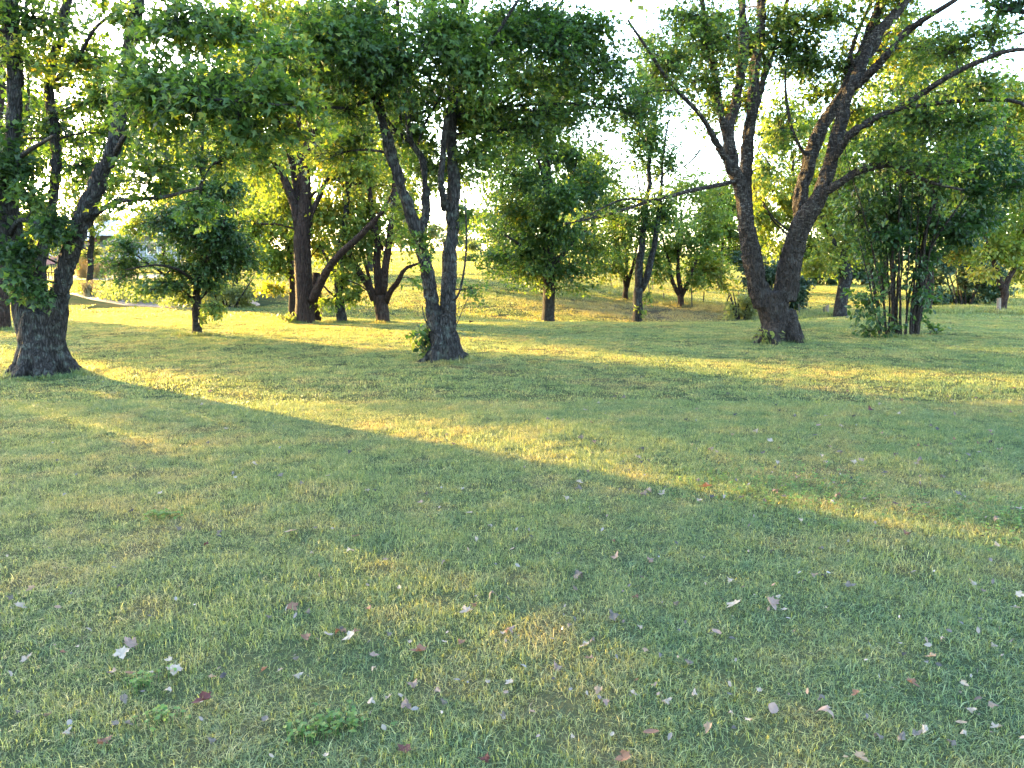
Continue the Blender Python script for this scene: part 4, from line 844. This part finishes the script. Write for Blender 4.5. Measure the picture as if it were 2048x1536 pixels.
# ================================================================== garden bed, driveway, houses at the left
o, bedpts = drape('garden_bed', [(140, 588), (185, 600), (250, 611), (340, 618), (430, 619), (500, 613), (516, 606), (490, 600), (420, 594), (330, 588), (240, 583), (170, 580)], M_MULCH, .03); tag(o, kind='structure')
o, _ = drape('dirt_path', [(470, 612), (500, 616), (520, 610), (505, 602), (480, 600)], M_DIRT, .05); tag(o, kind='structure')
o, _ = drape('driveway', [(60, 561), (200, 560), (330, 556), (330, 549), (200, 551), (60, 553)], M_GRAVEL, .02); tag(o, kind='structure')
# low planting in the bed
lv = Acc(); c0 = bedpts.mean(0)
for i in range(230):
    j = R.integers(0, len(bedpts)); f = R.uniform(0, 1) ** .5 * .95; p = c0 + (bedpts[j] - c0) * f; z = gz(*p)
    n1 = 26; hh = R.uniform(.12, .42); pos = np.column_stack([p[0] + R.normal(0, .14, n1), p[1] + R.normal(0, .14, n1), z + np.abs(R.normal(0, hh * .6, n1)) + .03])
    leaves(lv, pos, np.tile([0, 0, 1.], (n1, 1)), .14, 'dia', np.clip(R.normal(R.uniform(.2, .8), .1, n1), 0, 1), droop=-.5)
o = link('bed_planting', lv.mesh('bed_planting', M_LEAFP, rnd=True)); tag(o, 'low grey-green planting filling the curved garden bed', 'planting', kind='stuff')
M_TAN = leaf_mat('tan_grass', [(0, (.22, .17, .08)), (1, (.42, .34, .18))], trans=.45, tmul=(1.3, 1.2, .8))
def grass_clump(label, px, py, h, w):
    b = base_at(px, py); N = 170; a = R.uniform(0, 6.28, N); ln = R.uniform(.1, .6, N)
    A = np.column_stack([R.normal(0, w * .12, N), R.normal(0, w * .12, N), np.zeros(N) - .02]); hh = h * R.uniform(.6, 1.1, N)
    C = A + np.column_stack([np.cos(a) * ln * w, np.sin(a) * ln * w, hh]); B = A + np.column_stack([np.cos(a) * ln * w * .2, np.sin(a) * ln * w * .2, hh * .7])
    ac = Acc(); V, Q = beztubes(A, B, C, .016, .004, 3, 4); ac.add(V, Q, rnd=R.uniform(0, 1, len(V)))
    o = link('ornamental_grass', ac.mesh('ornamental_grass', M_TAN, rnd=True), loc=b); tag(o, label, 'grass clump', 'tan ornamental grass clumps')
grass_clump('tan feathery grass clump at the left tip of the garden bed', 178, 594, .75, .7)
grass_clump('tan grass clump beside the driveway behind the big maple', 168, 556, 1.3, 1.6)
grass_clump('broad tan grass clump below the pale-roofed house', 200, 557, 1.3, 1.9)
grass_clump('tan grass clump half hidden by the small glossy tree', 250, 560, 1.3, 1.9)

M_ROOF = plain_mat('pale_metal_roof', (.45, .40, .40), .6, .06, 3)
M_WALL = plain_mat('grey_siding', (.30, .31, .33), .8, .08, 3); M_WHITE = plain_mat('white_trim', (.78, .76, .74), .6, .05, 5)
M_BRICK = plain_mat('red_brick', (.33, .15, .12), .9, .25, 12); M_GLASS = plain_mat('dark_window', (.03, .04, .05), .1, .1, 2, spec=.6)
M_BLACK = plain_mat('black_metal', (.02, .02, .022), .5, .1, 20, .3); M_WOOD = plain_mat('weathered_wood', (.16, .12, .09), .9, .4, 20)
M_STEEL = plain_mat('rusty_green_steel', (.045, .045, .035), .7, .3, 30, .3)
def box(name, lo, hi, mat, parent, bevel=0):
    bm = bmesh.new(); bmesh.ops.create_cube(bm, size=1)
    for v in bm.verts:
        v.co = [(lo[i] + hi[i]) / 2 + v.co[i] * (hi[i] - lo[i]) for i in range(3)]
    if bevel: bmesh.ops.bevel(bm, geom=bm.edges[:], offset=bevel, segments=1, affect='EDGES')
    me = bpy.data.meshes.new(name); bm.to_mesh(me); bm.free(); me.materials.append(mat)
    return link(name, me, parent)
def house(name, label, x, y, w, dp, eave, ridge, wall, roof, rz=0, porch=True, cat='house'):
    z = min(gz(x - w / 2, y), gz(x + w / 2, y), gz(x, y)) - .1
    root = bpy.data.objects.new(name, None); COL.objects.link(root); root.location = (x, y, z); root.rotation_euler[2] = rz; tag(root, label, cat)
    box('wall', (-w / 2, 0, 0), (w / 2, dp, eave), wall, root)
    ov = .45; V = [(-w / 2 - ov, -ov - .9 * porch, eave - .05), (w / 2 + ov, -ov - .9 * porch, eave - .05), (w / 2 + ov, dp / 2, ridge), (-w / 2 - ov, dp / 2, ridge), (w / 2 + ov, dp + ov, eave - .05), (-w / 2 - ov, dp + ov, eave - .05)]
    V2 = V + [(a, b, c - .18) for a, b, c in V]
    F = [(0, 1, 2, 3), (3, 2, 4, 5), (7, 6, 9, 8), (8, 9, 11, 10), (0, 6, 7, 1), (4, 10, 11, 5), (1, 7, 8, 2), (2, 8, 10, 4), (3, 9, 6, 0), (5, 11, 9, 3)]
    me = bpy.data.meshes.new('roof'); me.from_pydata(V2, [], F); me.materials.append(roof); me.update(); link('roof', me, root)
    for sx in (-1, 1):
        a_, b_ = sx * w / 2, sx * (w / 2 - .2)
        g = bpy.data.meshes.new('gable'); g.from_pydata([(q, y_, z_) for q in (a_, b_) for y_, z_ in ((.01, eave + .003), (dp - .01, eave + .003), (dp / 2, ridge - .22))], [], [(0, 2, 1), (3, 4, 5), (0, 1, 4, 3), (1, 2, 5, 4), (2, 0, 3, 5)]); g.materials.append(wall); link('gable', g, root)
    for i in range(3):
        wx = -w / 2 + (i + .6) * w / 3.2
        f = box('window', (wx - .55, -.05, 1.0), (wx + .55, .02, 2.3), M_WHITE, root); box('pane', (wx - .45, -.07, 1.1), (wx + .45, -.052, 2.2), M_GLASS, f)
    box('door', (w / 2 - 1.4, -.04, .1), (w / 2 - .5, .02, 2.15), M_BLACK, root)
    if porch:
        for sx in (-w / 2 - .1, w / 2 - .05): box('porch_post', (sx, -1.1, 0), (sx + .16, -.95, eave - .1), M_WHITE, root)
    return root
house('bungalow', 'low house with pale roof and white porch post far behind the small glossy tree', -35.0, 76, 12, 7, 3.0, 4.5, M_WALL, M_ROOF)
house('brick_house', 'red brick house just showing behind the big left maple stems', -43.5, 74, 7, 6, 2.6, 4.0, M_BRICK, M_ROOF, porch=False)
# garden bench by the driveway
bx, by = -29.6, 51.0; bz = gz(bx, by)
root = bpy.data.objects.new('garden_bench', None); COL.objects.link(root); root.location = (bx, by, bz); tag(root, 'black slatted bench by the driveway behind the big maple', 'bench')
box('seat', (-.75, -.25, .42), (.75, .2, .47), M_BLACK, root)
for i in range(9): box('back_slat', (-.7 + i * .165, .18, .47), (-.66 + i * .165, .22, .95), M_BLACK, root)
box('top_rail', (-.75, .175, .95), (.75, .225, 1.0), M_BLACK, root)
for sx in (-.7, .65):
    for sy in (-.22, .15): box('leg', (sx, sy, -.02), (sx + .05, sy + .05, .42), M_BLACK, root)

# ================================================================== fence posts
def tpost(label, p0, p1, mat, wood=False, cat='fence post'):
    p0 = np.array(p0, float); p1 = np.array(p1, float); L = np.linalg.norm(p1 - p0)
    bm = bmesh.new()
    if wood:
        bmesh.ops.create_cone(bm, cap_ends=True, segments=10, radius1=.075, radius2=.065, depth=L + .3)
        for v in bm.verts: v.co.z += L / 2 - .15
        for v in bm.verts:
            if v.co.z > L * .9: v.co.z += .03 * v.co.x / .07
    else:
        pr = [(-.03, 0), (.03, 0), (.03, .008), (.005, .008), (.005, .05), (-.005, .05), (-.005, .008), (-.03, .008)]
        lo = [bm.verts.new((x, y, -.3)) for x, y in pr]; hi = [bm.verts.new((x, y, L)) for x, y in pr]; n = len(pr)
        for i in range(n): bm.faces.new((lo[i], lo[(i + 1) % n], hi[(i + 1) % n], hi[i]))
        bm.faces.new(hi); bm.faces.new(lo[::-1])
        for q in range(6):      # studs
            zz = L * (.25 + .12 * q); r = bmesh.ops.create_cube(bm, size=.018)
            for v in r['verts']: v.co += Vector((0, -.006, zz))
    me = bpy.data.meshes.new('fence_post'); bm.to_mesh(me); bm.free(); me.materials.append(mat)
    o = link('fence_post', me, loc=tuple(p0)); o.rotation_euler = Vector(p1 - p0).to_track_quat('Z', 'Y').to_euler()
    tag(o, label, cat, 'posts of the old field fence'); return o
def post_px(label, bx, by, tx, ty, wood=False, d=None):
    if d is None: p0 = G(bx, by)
    else: p0 = P(bx, by, d); p0[2] = gz(p0[0], d)
    p1 = P(tx, ty, p0[1]); tpost(label, p0, p1, M_WOOD if wood else M_STEEL, wood); return p0
a1 = post_px('steel fence post highest up the bank, left of the three-stemmed bank tree', 1222.6, 577, 1218.7, 549)
a2 = post_px('far steel fence post just right of the narrow forked tree, higher of two', 1305, 581, 1304, 556)
a3 = post_px('steel fence post just right of the narrow forked tree, lower of two', 1299, 595, 1295, 563)
a4 = post_px('tallest steel fence post just right of the vase-shaped bank tree', 1383, 615.6, 1382, 575)
a5 = post_px('short steel fence post second right of the vase-shaped bank tree', 1407, 609, 1409, 583)
a6 = post_px('leaning steel fence post nearest the forked maple on its left', 1452, 613, 1459, 591)
a7 = post_px('thin stake on the reddish bank between the two bank trees', 1327, 601, 1326.5, 586)
c1 = post_px('thin steel post in the field just right of the forked maple trunk', 1598, 636, 1596.6, 608, d=30)
c2 = post_px('thin steel stake beside the wooden post left of the leaning trunk', 1646.7, 636, 1646.7, 613, d=30)
c3 = post_px('short wooden post just left of the leaning grey trunk', 1654, 636, 1654, 611, True, d=30)
c4 = post_px('thin steel post in front of the dark thicket', 1901.7, 625, 1901.7, 611, d=31)
c5 = post_px('wooden post touching the left of the yellow-crowned tree trunk', 1997, 625, 1998, 597, True, d=27.6)
g0, g1 = G(1470, 614), G(1487, 626); g0[2] += .16; g1[2] += .05
tpost('fallen fence rail lying in rough grass left of the forked maple', g1, g0, M_WOOD, True, 'fence rail')
FENCE_LINES = [((a1[0] - 6, a1[1] + 5), a1[:2]), (a1[:2], a5[:2]), (a5[:2], G(1500, 624)[:2]), (G(1500, 624)[:2] + [0, 2], c1[:2]), (c1[:2], c3[:2]), (c3[:2], c4[:2]), (c4[:2], c5[:2])]

R = np.random.default_rng(5)
# ================================================================== lawn
from math import hypot
bedc = bedpts.mean(0); bedr = np.abs(bedpts - bedc).max(0)
def keep_out(x, y):
    q = ((x - bedc[0]) / bedr[0]) ** 2 + ((y - bedc[1]) / bedr[1]) ** 2
    return q < .8
build_grass(keep_out)
# ================================================================== fallen leaves
LM = {k: leaf_mat('dry_leaf_' + k, [(0, tuple(c * .75 for c in v)), (1, tuple(min(.8, c * 1.2) for c in v))], trans=.22, tmul=(1.2, 1, .8), rough=.75, var=.15) for k, v in dict(
    pale=(.22, .185, .145), grey=(.085, .072, .060), tan=(.19, .13, .08), brown=(.12, .060, .036), red=(.055, .014, .012), dark=(.030, .028, .030), mauve=(.16, .11, .088)).items()}
OUT = [(0, 0), (.10, .05), (.27, -.06), (.22, .10), (.30, .20), (.50, .40), (.40, .42), (.36, .56), (.20, .50), (.17, .72), (.10, .80), (0, 1.0)]
OUT = OUT + [(-x, y) for x, y in OUT[1:-1]][::-1]
OVO = [(0, 0), (.12, .08), (.24, .3), (.27, .5), (.2, .75), (.1, .92), (0, 1.0)]; OVO = OVO + [(-x, y) for x, y in OVO[1:-1]][::-1]
def leaf_mesh(shape, mat, name):
    o = np.array(OVO if shape == 'oval' else OUT); o = o - [0, .45]; n = len(o)
    inner = o * .5; V = np.vstack([np.column_stack([o, 0 * o[:, 0]]), np.column_stack([inner, 0 * o[:, 0]]), [[0, 0, 0]]])
    j = np.arange(n); k = (j + 1) % n
    Q = np.stack([j, k, n + k, n + j], 1); T = np.stack([n + j, n + k, np.full(n, 2 * n)], 1)
    x, y = V[:, 0].copy(), V[:, 1].copy()
    if shape == 'flat': V[:, 2] = .35 * x * x + .18 * y * y + .05 * np.abs(x) + R.normal(0, .015, len(V))
    elif shape == 'curl':
        a = x * 3.0; V[:, 0] = np.sin(a) / 3.0; V[:, 2] = (1 - np.cos(a)) / 3.0 + .25 * y * y + R.normal(0, .02, len(V))
    elif shape == 'crumple':
        a = x * 4.0 + y * 1.2; V[:, 0] = np.sin(a) / 4.0 + R.normal(0, .03, len(V)); V[:, 2] = -(1 - np.cos(a)) / 4.0 + .5 * y * y + R.normal(0, .05, len(V)); V[:, 1] = y * .8
    elif shape == 'arch':
        a = y * 2.4; V[:, 1] = np.sin(a) / 2.4; V[:, 2] = -(1 - np.cos(a)) / 2.4 + .3 * x * x + .2
    else: V[:, 2] = .9 * x * x + .22 * y * y + R.normal(0, .012, len(V))
    # stalk
    s0 = V[0]; st_ = np.array([s0 + [-.012, 0, 0], s0 + [.012, 0, 0], s0 + [.02, -.34, .05]])
    T = np.vstack([T, [[len(V), len(V) + 1, len(V) + 2]]]); V = np.vstack([V, st_])
    return mesh_np(name, V, [Q, T], mat, np.clip(R.normal(.5, .25, len(V)), 0, 1))
SHAPES = ['flat', 'curl', 'crumple', 'arch', 'oval']
LMESH = {(s, c): leaf_mesh(s, LM[c], 'fallen_leaf') for s in SHAPES for c in LM}
# px, py, length px, colour, shape, own label
FL = '''62 1184 20 tan curl|20 1202 20 grey crumple|43 1218 27 pale flat|260 1292 36 mauve curl|245 1318 36 pale flat|128 1310 14 brown curl|156 1301 12 pale curl|56 1327 26 pale curl|260 1358 26 mauve oval|302 1353 13 pale flat|349 1350 36 pale flat|338 1328 18 pale curl
447 1360 24 dark crumple|426 1362 18 tan curl|440 1344 16 grey crumple|336 1390 20 pale arch|405 1408 40 red curl|38 1430 14 grey crumple|135 1472 22 pale crumple|211 1489 34 brown crumple|238 1178 16 dark crumple|586 1220 30 brown flat|615 1230 18 grey crumple|738 1226 22 brown curl|799 1180 16 pale curl
982 1197 34 grey crumple|932 1232 32 pale curl|947 1214 20 brown crumple|612 1287 30 brown curl|655 1276 26 pale flat|680 1271 32 brown arch|698 1282 30 pale flat|713 1269 18 brown curl|820 1292 16 pale curl|836 1310 36 brown curl|923 1295 24 brown curl|890 1292 14 pale flat|749 1317 22 mauve flat|592 1323 16 grey crumple|560 1346 16 pale curl
596 1357 22 pale crumple|527 1350 22 brown curl|824 1377 30 mauve crumple|876 1390 18 mauve curl|976 1372 18 pale curl|743 1412 22 pale arch|777 1407 20 pale curl|801 1398 14 pale flat|816 1420 36 mauve crumple|530 1448 24 grey oval|543 1524 22 pale oval|652 1520 20 pale curl|625 1513 14 dark crumple|807 1508 34 red flat|969 1529 30 red crumple|1005 1438 18 pale crumple|1005 1274 18 pale curl
1466 1219 42 pale flat|1432 1271 26 mauve oval|1226 1235 36 grey crumple|1019 1266 28 mauve crumple|1169 1301 24 pale curl|1180 1326 24 mauve curl|1114 1338 28 mauve crumple|1290 1309 14 tan flat|1377 1330 22 grey crumple|1196 1390 26 tan curl|1211 1416 22 mauve curl|1267 1399 18 pale curl|1333 1411 24 pale crumple|1389 1396 20 pale crumple|1462 1434 18 pale crumple|1497 1452 20 pale arch|1303 1477 34 brown oval|1416 1467 26 tan curl|1246 1527 34 brown curl|1224 1477 16 pale oval|1146 1485 16 pale crumple|1008 1439 16 grey crumple
1156 1155 38 grey crumple|1150 1180 18 grey crumple|1351 1211 20 grey crumple|1138 1258 18 grey crumple|1543 1214 40 mauve curl|1568 1223 16 pale flat|1555 1199 14 pale crumple|1607 1165 18 dark crumple|1647 1153 18 dark crumple|1700 1176 24 grey curl|1945 1168 20 pale crumple|1967 1185 16 grey crumple|2030 1219 18 pale curl|2040 1196 20 pale flat|1884 1282 18 pale crumple|1806 1311 18 dark crumple|1861 1319 22 tan curl|1988 1294 20 pale crumple|1824 1378 28 brown curl|1710 1394 22 brown curl|1928 1377 18 pale curl|1640 1404 22 grey crumple|1545 1430 40 mauve oval|1650 1441 44 mauve arch|1941 1425 22 pale crumple|1987 1424 26 grey arch|1920 1456 24 tan oval|1925 1473 20 pale crumple|1990 1468 28 pale curl|1802 1481 30 grey crumple|1757 1478 24 grey crumple|1848 1470 24 pale crumple|1901 1496 22 grey crumple|1722 1528 30 tan curl|1689 1524 14 pale curl
583 1068 30 pale flat|413 1093 16 red crumple|357 1058 18 grey crumple|710 1078 22 brown flat|700 1108 22 pale arch|625 1107 14 pale crumple|102 1103 16 pale curl|132 1140 16 pale flat|700 910 16 dark curl|562 952 16 grey flat|605 970 18 grey crumple|655 954 14 pale flat|510 930 14 pale flat|320 990 14 pale flat|940 1028 20 pale flat|852 990 14 dark crumple|752 982 12 dark crumple|887 1128 20 grey crumple|952 1083 14 pale curl|980 1052 14 pale crumple
1739 822 20 red curl|1409 976 32 brown curl|1789 1010 16 red flat|2039 1022 22 pale flat|1234 1118 32 mauve curl|1299 1123 22 mauve crumple|1511 865 16 pale crumple|1554 927 14 pale curl|1679 907 20 grey crumple|1839 922 24 grey crumple|1394 962 14 grey crumple|1324 987 18 pale flat|1994 1092 18 pale crumple|1641 1100 14 grey crumple|1601 1042 14 pale crumple|1814 1070 26 brown crumple|1994 1042 24 mauve crumple|1284 900 18 dark crumple|1161 877 16 grey crumple|1246 797 14 grey crumple|1651 835 12 pale flat|1636 854 14 mauve flat|1651 777 10 pale flat'''
OWN = {(349, 1350): 'white star-shaped leaf in the lower left grass', (405, 1408): 'dark red curled leaf right of the small clover tuft', (211, 1489): 'crumpled brown leaf near the bottom left corner', (260, 1358): 'rounded mauve-brown leaf beside the small clover tuft',
 (836, 1310): 'long curled brown leaf left of an orange-brown one in the near grass', (807, 1508): 'dark red leaf lying at the bottom edge left of centre', (969, 1529): 'crumpled dark red leaf cut by the bottom edge near the centre', (1466, 1219): 'large pale lobed leaf lying open right of centre', (1303, 1477): 'brown pointed oval leaf near the bottom right of centre',
 (1246, 1527): 'curled brown leaf at the bottom edge right of centre', (1545, 1430): 'upright mauve-brown oval leaf next to an arched leaf', (1650, 1441): 'arched mauve-brown leaf humped over the grass at lower right', (1824, 1378): 'small orange-brown curled leaf in the lower right grass', (1920, 1456): 'peach-tan oval leaf in the lower right corner',
 (583, 1068): 'single bright pale leaf in the shaded grass left of centre', (1739, 822): 'upright dark red leaf far back below the forked maple', (1409, 976): 'brown and pale curled leaf beside the narrow sunlit streak', (1789, 1010): 'small dark red leaf right of the sunlit streak', (1234, 1118): 'long mauve curled leaf in the middle of the shaded grass',
 (680, 1271): 'arched brown leaf next to a flat pale one', (586, 1220): 'flat brown leaf standing in dry yellow grass', (612, 1287): 'curled brown leaf left of an arched one', (982, 1197): 'large crumpled grey leaf near the centre of the grass', (932, 1232): 'curled pale leaf below a brown crumpled one near centre', (1543, 1214): 'wide mauve curled leaf right of the large pale lobed leaf', (2039, 1022): 'pale flat leaf at the right edge of the lawn', (923, 1295): 'narrow orange-brown curled leaf right of the long brown one', (1226, 1235): 'large crumpled grey leaf left of the large pale lobed leaf', (260, 1292): 'long mauve curled leaf above a flat pale one at lower left', (1722, 1528): 'curled tan leaf cut by the bottom edge at right'}
WORD = dict(pale='pale whitish', grey='grey', tan='tan', brown='brown', red='dark red', dark='blackish', mauve='mauve-grey')
FORM = dict(flat='open lobed', curl='curled', crumple='crumpled', arch='arched', oval='oval')
def put_leaf(g, size, col, shape, label, group=None):
    o = link('fallen_leaf', LMESH[(shape, col)])
    o.location = (g[0], g[1], g[2] + .016 + R.uniform(0, .012) + size * .08 + (.012 if g[1] > 6 else 0)); o.scale = (size,) * 3
    o.rotation_euler = (R.normal(-.1, .28), R.normal(0, .28), R.uniform(0, 6.28))
    tag(o, label, 'leaf', group); return o
MARK = {(349, 1350): 'white star-shaped leaf', (405, 1408): 'dark red curled leaf at left', (211, 1489): 'crumpled brown leaf at bottom left', (836, 1310): 'long curled brown leaf', (807, 1508): 'dark red leaf at the bottom edge',
 (1466, 1219): 'large pale lobed leaf', (1303, 1477): 'brown pointed oval leaf', (1650, 1441): 'arched mauve-brown leaf', (1824, 1378): 'orange-brown curled leaf', (1920, 1456): 'peach-tan leaf', (583, 1068): 'single bright pale leaf', (1739, 822): 'upright dark red leaf',
 (1409, 976): 'brown and pale curled leaf', (1789, 1010): 'small dark red leaf', (1234, 1118): 'long mauve leaf in mid lawn', (680, 1271): 'arched brown leaf', (982, 1197): 'large crumpled grey leaf near centre', (2039, 1022): 'pale leaf at the right edge', (260, 1292): 'long mauve leaf at lower left', (893, 722): 'twin-stemmed maple', (1560, 683): 'forked maple', (88, 748): 'big left maple'}
ORD = ['', 'second ', 'third ', 'fourth ', 'fifth ', 'sixth ', 'seventh ', 'eighth ', 'ninth ', 'tenth ']
seen = {}; todo = []
for item in FL.replace('\n', '|').split('|'):
    px, py, s, c, sh = item.split(); px, py, s = int(px), int(py), int(s)
    g = G(px, py + 4); todo.append((px, py, s * .92 * math.hypot(g[1], 1.5) / FPX, c, sh, OWN.get((px, py))))
cols = ['pale'] * 4 + ['grey'] * 5 + ['dark'] * 3 + ['mauve'] * 2 + ['brown'] * 2 + ['tan']
while len(todo) < 298:
    if R.uniform() < .72: px, py = R.uniform(1080, 2048), R.uniform(775, 1010)
    else: px, py = R.uniform(0, 2048), R.uniform(880, 1520)
    if py < 1000 and R.uniform() < .15: px -= 700
    todo.append((px, py, R.uniform(.028, .048) * (1.35 if py < 1010 else 1), random.choice(cols), random.choice(['crumple', 'crumple', 'curl', 'flat']), None))
def near_mark(px, py):
    k = min(MARK, key=lambda m: math.hypot(m[0] - px, 1.6 * (m[1] - py))); dx, dy = px - k[0], 1.6 * (py - k[1])
    return math.hypot(dx, dy), k, ('right of' if dx > 0 else 'left of') if abs(dx) > abs(dy) else ('in front of' if dy > 0 else 'behind')
for px, py, L, c, sh, own in sorted(todo, key=lambda t: near_mark(t[0], t[1])[0]):
    lab = own
    if not own:
        _, k, where = near_mark(px, py); key = '%s %s dry leaf %s the %s' % (WORD[c], FORM[sh], where, MARK[k])
        n_ = seen.get(key, 0); seen[key] = n_ + 1; lab = ORD[min(n_, 9)] + key
    put_leaf(G(px, py + 4), L, c, sh, lab, 'dry leaves scattered on the lawn')
# the many more too small to pick out
lv = Acc(); N = 300
pp = []
while len(pp) < N:
    px = R.uniform(-100, 2150); py = R.uniform(745, 1500)
    if px < 1000 and R.uniform() < .7: continue
    g = G(px, py); pp.append(g + [0, 0, .04])
pp = np.array(pp); leaves(lv, pp, R.normal(0, 1, (N, 3)) * [1, 1, .1], .026, 'oval', R.uniform(0, 1, N), flat=.5, droop=0)
o = link('leaf_litter', lv.mesh('leaf_litter', leaf_mat('litter', [(0, (.03, .027, .026)), (.4, (.10, .09, .085)), (.75, (.22, .20, .18)), (1, (.14, .085, .055))], trans=.2, tmul=(1, 1, 1), rough=.8), rnd=True))
tag(o, 'tiny bits of dry leaf strewn through the lawn', 'leaf litter', kind='stuff')
# one leaf in the air beside the twin maple
g = P(942, 644, 11.6); o = put_leaf(g, .10, 'dark', 'curl', 'dark leaf falling through the air right of the twin-stemmed maple', None); o.location = g; o.name = 'falling_leaf'

# clover and broad-leaved weeds in the lawn
M_WEED = leaf_mat('clover_leaf', [(0, (.045, .105, .032)), (.5, (.07, .135, .036)), (1, (.12, .165, .036))])
def weed(label, px, py, w, n, sz):
    g = G(px, py); b = g; n = int(n)
    p = np.column_stack([R.normal(0, w * .75, n), R.normal(0, w * .6, n), np.abs(R.normal(.036, .012, n))])
    lv = Acc(); a = R.uniform(0, 6.28, n)
    for q in range(3):
        d = np.column_stack([np.cos(a + q * 2.09), np.sin(a + q * 2.09), .15 * np.ones(n)])
        TV, TT, _ = LEAFT['oval']; nn = nrm(np.array([0, 0, 1.]) + R.normal(0, .25, (n, 3))); d = nrm(d - nn * (d * nn).sum(1, keepdims=True)); xx = np.cross(d, nn); s = (sz * R.uniform(.7, 1.2, n))[:, None, None]
        V = p[:, None] + s * (TV[None, :, 0:1] * 1.7 * xx[:, None] + TV[None, :, 1:2] * d[:, None] + TV[None, :, 2:3] * nn[:, None])
        T = (TT[None] + (np.arange(n) * 6)[:, None, None]).reshape(-1, 3); lv.add(V.reshape(-1, 3), None, T, np.repeat(R.uniform(0, 1, n), 6))
    root = bpy.data.objects.new('clover_patch', None); COL.objects.link(root); root.location = b; tag(root, label, 'clover', 'clover patches in the lawn')
    link('foliage', lv.mesh('foliage', M_WEED, rnd=True), root)
    ac = Acc(); A = p * [.9, .9, 0] - [0, 0, .02]; V, Q = beztubes(A, (A + p) / 2, p, .0015, .001, 3, 2); ac.add(V, Q); link('stems', ac.mesh('stems', M_WEED), root)['kind'] = 'stuff'
weed('bright clover tuft beside the rounded mauve leaf at lower left', 288, 1374, .045, 26, .013)
weed('clover tuft below the white star-shaped leaf', 325, 1446, .045, 22, .013)
weed('clover patch near the bottom edge left of centre', 690, 1458, .06, 30, .013)
weed('yellowish clover tuft left of the bottom-edge clover patch', 645, 1462, .05, 24, .014)
weed('small clover tuft at the bottom edge left of centre', 610, 1478, .05, 26, .014)
weed('wide clover patch just below the sunlit streak at right', 1560, 985, .55, 420, .016)
weed('clover patch at the right edge below the sunlit streak', 2010, 1045, .35, 220, .016)
weed('small dark clover tuft in shaded grass at left', 332, 1036, .08, 40, .02)
